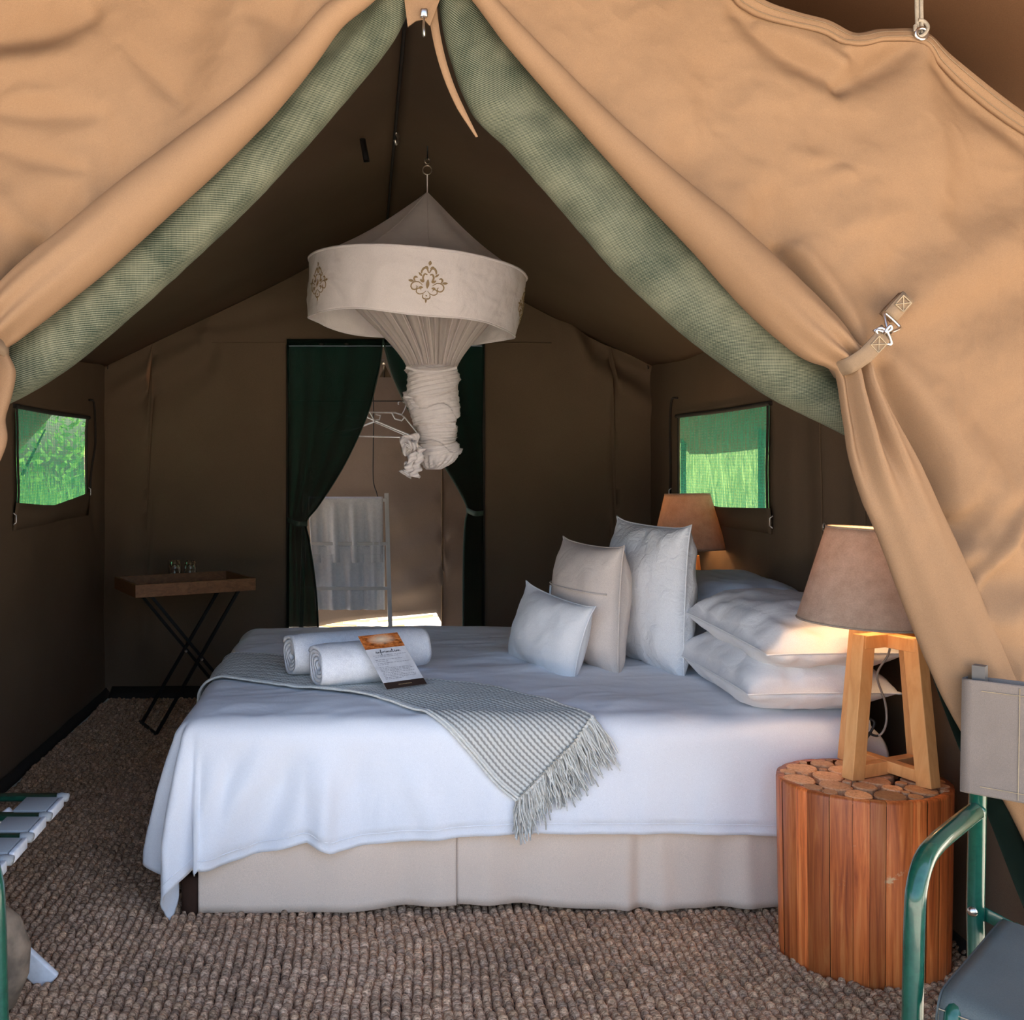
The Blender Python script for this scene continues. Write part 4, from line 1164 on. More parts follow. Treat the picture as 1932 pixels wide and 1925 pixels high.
# script heading: information
S = {'i': ([(0, .1), (.15, .45), (.2, .1), (.4, .1)], .4), 'n': ([(0, .1), (.08, .45), (.12, .05), (.28, .45), (.38, .1), (.5, .12)], .5), 'f': ([(0, .15), (.2, .9), (.28, 1.0), (.16, .3), (.08, -.5), (.02, -.6), (.12, -.1), (.35, .25)], .38),
     'o': ([(0, .2), (.18, .44), (.05, .25), (.12, .05), (.26, .2), (.2, .42), (.4, .36)], .4), 'r': ([(0, .1), (.1, .48), (.24, .42), (.26, .1), (.4, .12)], .4), 'm': ([(0, .1), (.08, .45), (.12, .05), (.26, .45), (.30, .05), (.44, .45), (.54, .1), (.66, .12)], .66),
     'a': ([(.22, .4), (.06, .36), (.02, .12), (.16, .08), (.24, .42), (.28, .1), (.42, .12)], .42), 't': ([(0, .12), (.2, 1.0), (.16, .15), (.3, .06), (.4, .14)], .4)}
mb = MB(); xq = 0
for ch in 'information':
    st, adv = S[ch]
    p = interp([(xq+x, y) for x, y in st], 22)
    P3 = np.array([cpt(.20+x*.128, .645+y*.062, lf(.0017)) for x, y in p])
    mb.tube(P3, .00072, 4)
    if ch == 'i': mb.tube([cpt(.20+(xq+.22)*.128, .645+.66*.062, lf(.0017)), cpt(.20+(xq+.26)*.128, .645+.72*.062, lf(.0017))], .0008, 4)
    if ch == 't': mb.tube([cpt(.20+(xq+.02)*.128, .645+.62*.062, lf(.0017)), cpt(.20+(xq+.34)*.128, .645+.72*.062, lf(.0017))], .0007, 4)
    xq += adv
mb.build('heading', M['ink'], card)
mb = MB()
r_ = random.Random(4)
for v, u0, u1 in [(.60, .10, .92), (.575, .14, .70), (.52, .10, .78), (.49, .10, .40), (.455, .10, .92), (.43, .10, .36), (.385, .10, .34), (.36, .10, .86), (.335, .10, .92), (.31, .10, .80), (.28, .12, .9), (.25, .10, .62), (.225, .10, .9), (.195, .10, .88), (.17, .10, .55)]:
    u = u0
    while u < u1:
        w = r_.uniform(.025, .085)
        mb.add([cpt(u, v, lf(.0015)), cpt(min(u+w, u1), v, lf(.0015)), cpt(min(u+w, u1), v+.0095, lf(.0015)), cpt(u, v+.0095, lf(.0015))], [(0, 1, 2, 3)])
        u += w+.016
mb.build('body_text', M['greyink'], card, smooth=False)

# ---------------------------------------------------------------- pillows and cushions
def pillowVF(w, h, t, seed, n=44, pin=.06, flange=0, wrk=.006, ear=.02, sq=2.4):
    u = np.linspace(-1, 1, n)
    u = np.sign(u)*np.abs(u)**.8
    U, V = np.meshgrid(u, u, indexing='ij')
    sx = 1-pin*(1-V**2)*np.abs(U)**3; sy = 1-pin*(1-U**2)*np.abs(V)**3
    e = (np.abs(U)*np.abs(V))**10*ear
    X = w/2*U*sx*(1+e); Y = h/2*V*sy*(1+e)
    T = t/2*(np.clip(1-np.abs(U)**sq, 0, 1)**.55*np.clip(1-np.abs(V)**sq, 0, 1)**.55)
    edge = np.clip(np.maximum(np.abs(U), np.abs(V))-.45, 0, 1)*2
    wk = lambda sd: wrk*(fbm(X*9, Y*9, sd, 3)+.9*fbm(X*22, Y*7, sd+5, 2)*edge+.6*np.sin((X+Y)*40+3*fbm(X*6, Y*6, sd+9))*edge*.4)
    fade = np.clip(T/(t*.12), 0, 1)
    top = np.stack((X, Y, T+wk(seed)*fade), -1); bot = np.stack((X, Y, -T+wk(seed+20)*fade), -1)
    Vv = np.concatenate((top.reshape(-1, 3), bot.reshape(-1, 3)))
    f = gfaces(n, n).tolist()
    f2 = [[a+n*n for a in q][::-1] for q in f]
    idx = lambda i, j: i*n+j
    b = [idx(i, 0) for i in range(n)]+[idx(n-1, j) for j in range(1, n)]+[idx(i, n-1) for i in range(n-2, -1, -1)]+[idx(0, j) for j in range(n-2, 0, -1)]
    side = [[b[k], b[k]+n*n, b[(k+1) % len(b)]+n*n, b[(k+1) % len(b)]] for k in range(len(b))]
    outline = top[...].reshape(-1, 3)[b]
    return Vv, f+f2+side, outline

def place(V, c, ex, ey):
    ex = np.array(ex, float); ex /= np.linalg.norm(ex)
    ey = np.array(ey, float); ey -= ex*np.dot(ex, ey); ey /= np.linalg.norm(ey)
    ez = np.cross(ex, ey)
    return np.asarray(c)+V[:, 0:1]*ex+V[:, 1:2]*ey+V[:, 2:3]*ez

def cushion(name, label, mat_, w, h, t, BL, BR, lean, seed, sink=.0, floppy=None, piping=True, roll=0, **k):
    """BL/BR: world points of the lower corners as seen from the face; lean = horizontal shift of the top edge (x,y)"""
    BL = np.array(BL, float); BR = np.array(BR, float)
    ex = BR-BL; mid = (BL+BR)/2
    hz = math.sqrt(max(h*h-lean[0]**2-lean[1]**2, .01))
    ey = np.array((lean[0], lean[1], hz))
    ez = ex/np.linalg.norm(ex)
    ex2 = ex/np.linalg.norm(ex)*math.cos(roll)+ey/np.linalg.norm(ey)*math.sin(roll)
    V, Fc, out = pillowVF(w, h, t, seed, **k)
    c = mid+ey/2-np.array((0, 0, sink))
    th = thing(name, label, 'cushion' if 'cushion' in name else 'pillow', tuple(mid))
    if floppy: V = floppy(V); out = floppy(out)
    o = mobj('cover', place(V, c, ex2, ey), Fc, mat_, th)
    if piping:
        MB().tube(place(out, c, ex2, ey), .0028, 5, True).build('seam', mat_, th)
    return th, (lambda Q: place(np.asarray(Q, float), c, ex2, ey))
# front to back: small, beige, tall
cushion('cushion', 'small oblong white cushion, foremost of the cushions leaning on the bed', M['pillow'], .43, .285, .165, (.545, 3.83, BT+.004), (.720, 3.43, BT+.004), (.06, .03), 1, roll=-.09, pin=.08, ear=.05, wrk=.009)
th, mp = cushion('cushion', 'square beige linen cushion behind the small white cushion', M['beige'], .45, .455, .21, (.76, 3.95, BT+.006), (.885, 3.50, BT+.006), (.015, .02), 2, pin=.045, ear=.04, wrk=.008, sq=2.8)
# envelope seam and two ribbon marks on the beige cushion
def onface(us, vs, t=.21, w=.45, h=.455, up=.006):
    us = np.asarray(us, float); vs = np.asarray(vs, float)
    T = t/2*(np.clip(1-np.abs(us)**2.8, 0, 1)**.55*np.clip(1-np.abs(vs)**2.8, 0, 1)**.55)
    return np.stack((us*w/2, vs*h/2, T+up), -1)
us = np.linspace(-.93, .93, 40)
MB().tube(mp(onface(us, .27+0*us)), .003, 5).build('envelope_seam', M['beige'], th)
for x in (-.62, -.54):
    MB().tube(mp(onface(np.full(8, x), np.linspace(.24, -.02, 8))), .0026, 5).build('ribbon', M['pillow'], th)
cushion('pillow', 'tall crinkled white pillow standing upright behind the beige cushion', M['quilt'], .55, .525, .21, (.985, 4.00, BT+.008), (1.095, 3.46, BT+.008), (.02, .02), 3, pin=.035, ear=.05, wrk=.013, sq=2.8)
# flat stacks
def flat_pillow(label, w, h, t, c, yaw, seed, mat_, tilt=0, tx=0, group=None):
    V, Fc, out = pillowVF(w, h, t, seed, pin=.035, wrk=.015, ear=.02, sq=3.4)
    # sag: bottom follows what it lies on
    V[:, 2] = np.where(V[:, 2] < 0, V[:, 2]*.75, V[:, 2])
    out = out.copy()
    R = Matrix.Rotation(yaw, 3, 'Z') @ Matrix.Rotation(tilt, 3, 'Y') @ Matrix.Rotation(tx, 3, 'X')
    R = np.array(R)
    th = thing('pillow', label, 'pillow', tuple(c), group)
    mobj('cover', V@R.T+np.array(c), Fc, mat_, th)
    MB().tube(out@R.T+np.array(c), .003, 5, True).build('seam', mat_, th)
flat_pillow('plump white pillow lying on the bed, lower one of the front stack behind the lamp', .44, .66, .22, (1.315, 3.24, BT+.092), .03, 11, M['pillow'])
flat_pillow('plump white pillow on top of the front stack behind the lamp', .44, .66, .21, (1.345, 3.20, BT+.228), .05, 12, M['pillow'], tx=.04)
flat_pillow('white pillow lying on the bed against the wall, under the blue grey one', .46, .66, .20, (1.375, 3.98, BT+.085), .02, 13, M['pillow'])
flat_pillow('blue grey pillow on top of the rear stack by the lamp in the corner', .47, .66, .18, (1.39, 3.93, BT+.235), .03, 14, M['bluesheet'])

# ---------------------------------------------------------------- stump side tables and lamps
def make_stump(label):
    th = thing('stump_table', label, 'side table', (0, 0, 0))
    Rx, Ry, hh = .222, .190, .484
    V, Fc = lathe([(0, .004), (.94, .004), (.95, hh-.016), (0, hh-.016)], 48)
    V[:, 0] *= Rx; V[:, 1] *= Ry
    mobj('core', V, Fc, M['stumpcore'], th)
    r = np.random.default_rng(21)
    ws = r.uniform(.7, 1.5, 27); ed = np.concatenate(([0], np.cumsum(ws)))/ws.sum()*2*PI+.3
    for k in range(27):
        a0, a1 = ed[k]+.0025, ed[k+1]-.0025
        rad = 1+r.normal(0, .006)
        aa_ = np.linspace(a0, a1, 6)
        bul = np.array([.993, .999, 1.002, 1.002, .999, .993])*rad
        zz = np.array([0, .006, hh*.33, hh*.66, hh-.008, hh])
        zr = np.array([.985, 1, 1, 1, 1, .99])
        P_ = []
        for zi, z in enumerate(zz):
            tap = .965+.035*(z/hh)
            P_.append(np.stack((Rx*bul*zr[zi]*tap*np.cos(aa_), Ry*bul*zr[zi]*tap*np.sin(aa_), np.full(6, z)), -1))
        P_.append(np.stack((Rx*.90*np.cos(aa_), Ry*.90*np.sin(aa_), np.full(6, hh)), -1))
        sheet('stave', np.array(P_), M['stave'], th)
    # log slices packed on the top
    pl = []
    for rr in (.040, .035, .030, .025, .020, .015, .011):
        for _ in range(4000):
            a = r.uniform(0, 2*PI); q = math.sqrt(r.random())
            x, y = q*(Rx-.010), q*(Ry-.010)
            x, y = x*math.cos(a), y*math.sin(a)
            if (x/(Rx-rr-.009))**2+(y/(Ry-rr-.009))**2 > 1: continue
            if all(math.hypot(x-p[0], y-p[1]) > (rr+p[2])*.985+.0022 for p in pl): pl.append((x, y, rr))
    for x, y, rr in pl[:150]:
        n = 14
        a = np.arange(n)*2*PI/n
        wob = 1+.05*np.sin(a*2+x*90)+.04*np.sin(a*3+y*70)
        P_ = [np.stack((x+rr*wob*q*np.cos(a), y+rr*wob*q*np.sin(a), np.full(n, z)), -1) for q, z in ((1, hh-.016), (1, hh-.0015), (.92, hh+.0018))]
        V = np.concatenate(P_+[np.array([[x, y, hh+.0018]])])
        Fc = gfaces(3, n, False, True).tolist()+[[2*n+i, 2*n+(i+1) % n, 3*n] for i in range(n)]
        mobj('log_slice', V, Fc, M['logend'], th, smooth=False)
    return th
st = make_stump('round stump table of red-brown wood staves with log slice top, beside the green chair')
st2 = copy_tree(st)
st.location = (1.338, F/701, 0)
st2.location = (1.43, F/398, 0)
st2.scale = (.9, .9, 1.062)
st2['label'] = 'stump table at the far side of the bed under the rear lamp'
st['group'] = st2['group'] = 'stump bedside tables'

def make_lamp(label):
    th = thing('table_lamp', label, 'lamp', (0, 0, 0))
    h = .385
    an = [math.radians(x) for x in (24, 112, 204, 292)]
    rb, rtp = .128, .086
    for a in an:
        c, s = math.cos(a), math.sin(a)
        MB().beam((rb*c, rb*s, 0), (rtp*c, rtp*s, h), .036, .046, up=(c, s, .01)).build('leg', M['pine'], th, bevel=.002, smooth=False)
    for k in (0, 1):
        a = an[k]; c, s = math.cos(a), math.sin(a)
        MB().beam((-(rb-.01)*c, -(rb-.01)*s, .020+.003*k), ((rb-.01)*c, (rb-.01)*s, .020+.003*k), .030, .036-.004*k, up=(0, 0, 1)).build('base_bar', M['pine'], th, bevel=.002, smooth=False)
        MB().beam((-(rtp+.018)*c, -(rtp+.018)*s, h-.018-.002*k), ((rtp+.018)*c, (rtp+.018)*s, h-.018-.002*k), .038, .036, up=(0, 0, 1)).build('top_bar', M['pine'], th, bevel=.002, smooth=False)
    V, Fc = lathe([(0, h-.005), (.019, h-.005), (.019, h+.05), (0, h+.05)], 16); mobj('socket', V, Fc, M['whitepaint'], th)
    V, Fc = lathe([(.0, h+.048), (.014, h+.05), (.03, h+.085), (.03, h+.105), (.018, h+.125), (0, h+.13)], 20); mobj('bulb', V, Fc, M['bulb'], th)
    sh = np.array([(.165, h), (.1325, h+.14), (.100, h+.28)])
    q = np.linspace(0, 1, 20)
    prof = np.stack((.165+(.100-.165)*q, h+.030+.255*q), 1)
    V, Fc = lathe(prof, 64)
    lean = np.array((-.075, -.015, 0))
    tilt = Matrix.Rotation(math.radians(2.5), 3, 'Y')
    def sh_t(V): return (np.asarray(V)-np.array((0, 0, h)))@np.array(tilt).T+np.array((0, 0, h))+lean
    mobj('shade', sh_t(V), Fc, M['shade'], th, thick=.003)
    for (r_, z_) in ((.165, h+.031), (.100, h+.286)):
        a = np.arange(48)*2*PI/48
        MB().tube(sh_t(np.stack((r_*np.cos(a), r_*np.sin(a), np.full(48, z_)), -1)), .0032, 6, True).build('shade_rim', M['shade'], th)
    # spider wires
    mb = MB()
    for k in range(3):
        a = k*2*PI/3
        mb.tube([sh_t([(.100*math.cos(a), .100*math.sin(a), h+.279)])[0], (0, 0, h+.135)], .002, 5)
    mb.build('shade_wire', M['steel'], th)
    lt = bpy.data.lights.new('lamp_glow', 'POINT'); lt.energy = 1.0; lt.color = (1, .66, .36); lt.shadow_soft_size = .03
    lo = bpy.data.objects.new('lamp_glow', lt); col.objects.link(lo); lo.parent = th; lo.location = (-.045, 0, h+.225)
    return th
lamp = make_lamp('wooden four-legged table lamp with taupe linen shade on the stump beside the green chair')
lamp2 = copy_tree(lamp)
lamp.location = (1.425, 2.755, .486)
lamp2.location = (1.455, F/402, .516)
lamp2.rotation_euler = (0, 0, math.radians(112))
lamp2['label'] = 'lit table lamp with a brown linen shade behind the pillows, below the right window'
lamp['group'] = lamp2['group'] = 'bedside lamps'
cd = interp([(1.45, 2.78, .845), (1.452, 2.80, .80), (1.432, 2.82, .74), (1.46, 2.83, .66), (1.462, 2.83, .60), (1.445, 2.84, .565), (1.405, 2.85, .575), (1.38, 2.85, .555), (1.385, 2.85, .525), (1.41, 2.85, .545), (1.44, 2.85, .60), (1.40, 2.86, .61), (1.375, 2.86, .585)], 90)
cord = tag(MB().tube(cd[:38], .0032, 7).build('lamp_cord', M['greycord']), 'thin grey lamp cord hanging inside the front lamp legs', 'cord')
MB().tube(cd[37:], .0036, 7).build('plug_coil', M['cord'], cord)
OFF[cord.name] = np.zeros(3)

# ---------------------------------------------------------------- tray table with two tumblers
ang = math.atan2(.29, .54)
tt = thing('tray_table', 'dark wood tray table on crossed black metal legs in the left corner', 'tray table', (0, 0, 0))
tc_ = np.array((-.920, 5.115)); tl, td = .615, .40
ex = np.array((math.cos(ang), math.sin(ang))); ey = np.array((-math.sin(ang), math.cos(ang)))
def tp_(u, v, z): 
    q = tc_+ex*u+ey*v
    return np.array((q[0], q[1], z))
Rt = np.array(((ex[0], ey[0], 0), (ex[1], ey[1], 0), (0, 0, 1)))
MB().box(tp_(0, 0, .696), (tl-.01, td-.01, .014), Rt).build('tray_bottom', M['traywood'], tt, smooth=False)
for sgn in (-1, 1):
    MB().box(tp_(0, sgn*(td/2-.009), .718), (tl, .018, .062), Rt).build('tray_side', M['traywood'], tt, bevel=.002, smooth=False)
    MB().box(tp_(sgn*(tl/2-.009), 0, .7175), (.018, td-.037, .061), Rt).build('tray_side', M['traywood'], tt, bevel=.002, smooth=False)
for v in (-.150, .095):
    MB().beam(tp_(-.215, v, .684), tp_(.32, v, .012), .014, .014, up=(ey[0], ey[1], 0)).build('leg', M['black_metal'], tt, smooth=False)
    MB().beam(tp_(.225, v-.016, .684), tp_(-.20, v-.016, .012), .014, .014, up=(ey[0], ey[1], 0)).build('leg', M['black_metal'], tt, smooth=False)
    MB().tube([tp_(.03, v-.03, .36), tp_(.03, v+.012, .36)], .008, 8).build('pivot', M['steel'], tt)
for u, z in ((-.22, .682), (.23, .682), (-.20, .018), (.31, .018)):
    MB().beam(tp_(u, -.16, z), tp_(u, .10, z), .013, .013).build('cross_bar', M['black_metal'], tt, smooth=False)
def tumbler(label, px, py):
    s = (py-VY)/(H-.704); x, y = (px-VX)/s, F/s
    prof = [(0, 0), (.024, 0), (.029, .006), (.0335, .03), (.033, .06), (.0315, .10), (.0300, .10), (.0312, .06), (.0318, .03), (.027, .014), (0, .014)]
    V, Fc = lathe(prof, 32)
    th = tag(mobj('tumbler', V, Fc, M['glass']), label, 'glass', 'tumblers on the tray')
    th.location = (x, y, .7045)
tumbler('clear glass tumbler on the tray table, left of the pair', 330, 1094)
tumbler('clear glass tumbler on the tray table, right of the pair', 359, 1094)

# ---------------------------------------------------------------- mosquito net
ns = 470.0
NC = P(786, 520, ns)
net = thing('mosquito_net', 'white mosquito net canopy with embroidered valance, knotted up above the bed', 'mosquito net', tuple(P(806, 300, ns)))
NR = .432
tilt = np.array(Matrix.Rotation(math.radians(5.6), 3, 'Y'))
def nt_(V): return np.asarray(V, float)@tilt.T+NC
apex = P(806, 363, ns)
th_ = np.arange(96)*2*PI/96
q = np.linspace(0, 1, 26)
ring = nt_(np.stack((NR*np.cos(th_), NR*np.sin(th_), np.full(96, .012)), -1))
A = []
for k in q:
    w = k**1.12
    sc = ring*w+apex*(1-w)
    rad = (sc-(ring.mean(0)*w+apex*(1-w)))
    sc = sc-rad*(.10*math.sin(PI*k))*(1+.35*np.cos(th_*8))[:, None]
    sc[:, 2] -= .012*math.sin(PI*k)
    A.append(sc)
sheet('net_cone', np.array(A), M['net'], net, cv=True)
for dg in (-84, -20, 45, 110, 175, 240):
    i_ = int((dg % 360)/360*96)
    MB().tube(np.array([a_[i_] for a_ in A]), .0022, 5).build('cone_seam', M['net'], net)
# valance
vz = np.linspace(0, 1, 30)
def valr(t, v):
    return NR*(1.005-.055*v)+.014*fbm(np.cos(t)*3.2, np.sin(t)*3.2+v*1.8, 171, 4)*np.sin(PI*np.clip(v*.85+.08, 0, 1))+.012*v*fbm(np.cos(t)*3, np.sin(t)*3, 172, 2)+.004*(1-np.abs(fbm(t*3+v*2, v*4-t, 173, 2)))**4*np.sin(PI*np.clip(v, 0, 1))
def valp(t, v, lift=0.0):
    r = valr(t, v)+lift
    t = np.asarray(t, float)
    return nt_(np.stack((r*np.cos(t), r*np.sin(t), .02-v*.232+.006*np.sin(t*5)*v), -1))
TT, VV = np.meshgrid(np.linspace(0, 2*PI, 300, endpoint=False), vz, indexing='ij')
sheet('valance', valp(TT, VV), M['valance'], net, cu=True, thick=.003)
for v, r_ in ((0.0, .006), (1.0, .003)):
    MB().tube(valp(th_, np.full(96, v), .001), r_, 6, True).build('valance_rim', M['valance'], net)
# embroidered motifs
strokes = [  # half motif in units where the motif is about 1 wide: (points, width)
    ([(.0, .50), (.0, .40)], 'leaf', .030), ([(.0, .10), (.0, -.10)], 'leaf', .032),
    ([(.01, .24), (.06, .34), (.13, .33), (.17, .26), (.165, .22)], 'st', .020), ([(.02, .33), (.07, .36), (.12, .35)], 'leaf', .022),
    ([(.03, .20), (.09, .21), (.125, .14), (.10, .06), (.09, .04)], 'st', .018),
    ([(.15, .16), (.24, .23)], 'leaf', .018), ([(.10, .03), (.19, .085)], 'leaf', .022), ([(.33, .035), (.46, .045)], 'leaf', .022),
    ([(.12, -.03), (.22, .03), (.34, .01), (.39, -.07), (.35, -.14), (.27, -.14), (.24, -.08), (.27, -.065)], 'st', .013),
    ([(.30, .03), (.33, .09), (.30, .13), (.25, .12)], 'st', .018), ([(.10, -.085), (.20, -.085)], 'leaf', .020),
    ([(.02, -.15), (.09, -.21), (.18, -.23), (.25, -.19), (.23, -.12), (.16, -.11), (.14, -.15)], 'st', .011),
    ([(.08, -.22), (.09, -.29), (.04, -.33), (.02, -.30)], 'st', .012)]
centre = [([(.0, -.31), (.0, -.42)], 'leaf', .018), ([(.0, -.24), (.0, -.27)], 'leaf', .018)]
def motif(t0):
    mb = MB()
    W = .158
    def add(pts, kind, wd, mir):
        p = np.array(pts, float)
        n = 16 if kind == 'st' else 9
        c = interp(p, n) if len(p) > 2 else p[0]+(p[1]-p[0])*np.linspace(0, 1, n)[:, None]
        d = np.gradient(c, axis=0); d /= np.linalg.norm(d, axis=1)[:, None]+1e-9
        nn = np.stack((-d[:, 1], d[:, 0]), 1)
        k = np.linspace(0, 1, n)
        w = 1.25*wd*np.sin(PI*np.clip(k, .03, .97))**.8 if kind == 'leaf' else 1.15*wd*(.45+.55*np.sin(PI*k))
        rows_ = []
        for sgn, lift in ((-1, .0046), (0, .0066), (1, .0046)):
            q = c+nn*w[:, None]*sgn
            x = q[:, 0]*(-1 if mir else 1)
            rows_.append(valp(t0+x*W/NR, .50-(q[:, 1]-.04)*W/.232, lift))
        mb.add(np.array(rows_), gfaces(3, n))
    for pts, kind, wd in strokes: add(pts, kind, wd, False); add(pts, kind, wd, True)
    for pts, kind, wd in centre: add(pts, kind, wd, False)
    mb.build('embroidered_motif', M['embroidery'], net)
for deg in (-90+4, -90+4-66, -90+4+72, 90+20, 90-45): motif(math.radians(deg))
# gathered net below the ring down to the neck
neck = P(815, 692, ns)
nn_ = 240
ta = np.arange(nn_)*2*PI/nn_
A = []
for k in np.linspace(0, 1, 30):
    w = (1-k)
    ringk = nt_(np.stack((NR*.93*np.cos(ta), NR*.93*np.sin(ta), np.full(nn_, -.02)), -1))
    nk = neck+np.stack((.098*np.cos(ta), .085*np.sin(ta), 0*ta), -1)
    ww = w**1.25
    pt = ringk*ww+nk*(1-ww)
    pt[:, 2] = (ringk[:, 2]*w+nk[:, 2]*(1-w))
    cen = pt.mean(0)
    amp = .05*math.sin(PI*k)+.05*k
    pt = cen+(pt-cen)*(1+amp*np.cos(ta*30+1.5*np.sin(ta*5)))[:, None]
    A.append(pt)
sheet('gathered_net', np.array(A), M['net_thin'], net, cv=True)
for k in range(46):
    t0 = rng.uniform(0, 2*PI)
    p0 = nt_([(NR*.92*math.cos(t0), NR*.92*math.sin(t0), -.03)])[0]
    p1 = neck+np.array((.095*math.cos(t0), .083*math.sin(t0), 0))
    kk = np.linspace(0, 1, 12)[:, None]
    ww = (1-kk)**1.25
    pt = p0*ww+p1*(1-ww); pt[:, 2] = (p0[2]*(1-kk)+p1[2]*kk)[:, 0]
    MB().tube(pt, rng.uniform(.0018, .0045), 4).build('net_pleat', M['net'], net)
# knotted bundle: the net wound round itself in overlapping turns, ending in a soft ball
prof_ = [(688, 772, 858), (700, 769, 860), (720, 768, 862), (745, 766, 864), (772, 771, 866), (798, 782, 863), (816, 788, 859), (826, 791, 858), (838, 790, 866), (856, 790, 868), (872, 796, 860), (881, 803, 848), (886, 812, 832)]
NV, NA = 200, 150
vv = np.linspace(0, len(prof_)-1, NV)
pr = interp(prof_, NV)
ta = np.arange(NA)*2*PI/NA
v = (np.arange(NV)/(NV-1))[:, None]
a = ta[None, :]
u1 = (v*5.2+a/(2*PI)+.10*np.sin(a*2+1)+.05*np.sin(v*17))
fr1 = u1-np.floor(u1)
lay = .013*(fr1**1.6)-.010*np.exp(-(fr1/.07)**2)-.010*np.exp(-((1-fr1)/.03)**2)*0
u2 = (v*-3.1+a/(2*PI)+.12*np.sin(a*3+v*6)+.3)
fr2 = u2-np.floor(u2)
lay2 = .008*fr2**2-.007*np.exp(-(fr2/.08)**2)
fine = .0016*np.sin(2*PI*(v*26+a/(2*PI)*5)+2*fbm(a*1.5, v*6, 183))+.0012*np.sin(2*PI*(v*60+a/(2*PI)*9)+3*fbm(a*2, v*9, 184))
big = .007*fbm(np.cos(a)*1.6+v*2.5, np.sin(a)*1.6+v*4, 181, 3)
ball = sst(.70, .78, v)
rip = .003*ball*np.sin(a*17+3*np.sin(v*8))*np.sin(PI*np.clip((v-.68)/.32, 0, 1))
env = np.clip(np.minimum(v/.03, (1-v)/.06), 0, 1)
rr = ((pr[:, 2]-pr[:, 1])/2/ns)[:, None]*.97+((lay+lay2)*(1-ball*.8)+fine*(1-.5*ball)+big)*env+rip
cx = (((pr[:, 1]+pr[:, 2])/2)-VX)[:, None]/ns
cz = (H-(pr[:, 0]-VY)/ns)[:, None]
A = np.stack((cx+rr*np.cos(a), F/ns+rr*.9*np.sin(a), cz+.008*np.sin(a+v*9)*env), -1)
sheet('knotted_bundle', A, M['netbundle'], net, cv=True)
MB().tube(interp([P(x, y, ns+25-6*abs(x-812)/46) for x, y in ((767, 694), (788, 699), (812, 701), (838, 699), (861, 694))], 20), .006, 6).build('neck_wrap', M['netbundle'], net)
# loose ruffled tail of the knot
for k, (pts, wd) in enumerate((([(790, 830), (776, 826), (765, 832), (764, 846), (774, 852), (790, 848)], 11), ([(788, 838), (780, 850), (779, 868), (772, 884), (764, 897)], 13), ([(792, 846), (789, 866), (784, 886), (781, 900)], 12), ([(784, 852), (776, 868), (770, 888), (765, 894)], 9), ([(788, 842), (774, 840), (768, 844)], 10))):
    c = interp([P(x, y, ns+16+2*k) for x, y in pts], 40)
    t_ = np.gradient(c, axis=0); t_ /= np.linalg.norm(t_, axis=1)[:, None]
    n_ = np.stack((-t_[:, 2], 0*t_[:, 0], t_[:, 0]), 1)
    B = []
    for w in np.linspace(-1, 1, 9):
        q_ = c+n_*(w*wd/ns*(.75+.25*np.sin(np.arange(40)*.5+k)))[:, None]
        q_[:, 1] += .009*np.sin(np.arange(40)*.75+w*3.5+k)*(.3+abs(w))-.008*(1-w*w)
        B.append(q_)
    sheet('net_tail', np.array(B), M['netbundle'], net, thick=.003)
# hanging strap, rings and hook
a = np.arange(24)*2*PI/24
MB().add(*tubeVF([P(806, 330, ns), P(806, 364, ns)], .0095, 8, flat=(1, .3))).build('hanging_strap', M['valance'], net)
rc = P(806, 321, ns); MB().tube(np.stack((rc[0]+.018*np.cos(a), rc[1]+0*a, rc[2]+.018*np.sin(a)), -1), .0026, 7, True).build('ring', M['zip'], net)
rc = P(806, 304, ns); MB().tube(np.stack((rc[0]+.010*np.cos(a), rc[1]+.003*np.cos(a), rc[2]+.011*np.sin(a)), -1), .0026, 7, True).build('ring', M['zip'], net)
hz = float(roofz(rc[0]))-.02
MB().tube([(rc[0]+.001, rc[1], rc[2]+.008), (rc[0]+.001, rc[1], max(hz, rc[2]+.03))], .007, 6, flat=(1, .4)).build('hanging_tape', M['cord'], net)

# ---------------------------------------------------------------- towel ladder, towels, hangers in the annex
ls = 312.0
lad = thing('towel_ladder', 'white wooden towel ladder leaning in the rear doorway', 'towel rack', (0, 0, 0))
def LP(px, z, dy=0.0):
    s = ls
    return np.array(((px-VX)/s, F/s+dy, z))
zt = H-(932-VY)/ls
def xr(z): return np.interp(z, [0, zt], [739, 730])
def xl(z): return np.interp(z, [0, zt], [566, 574])
def yl(z): return .12-.16*(1-z/zt)
for fx_ in (xr, xl):
    MB().beam(LP(fx_(0), 0, yl(0)), LP(fx_(zt), zt, yl(zt)), .026, .020, up=(0, 1, 0)).build('post', M['whitepaint'], lad, bevel=.002, smooth=False)
rungz = [H-(945-VY)/ls, H-(1028-VY)/ls, H-(1112-VY)/ls, .28]
for z in rungz:
    MB().beam(LP(xl(z), z, yl(z)-.004), LP(xr(z), z, yl(z)-.004), .020, .014, up=(0, 1, 0)).build('rung', M['whitepaint'], lad, bevel=.002, smooth=False)
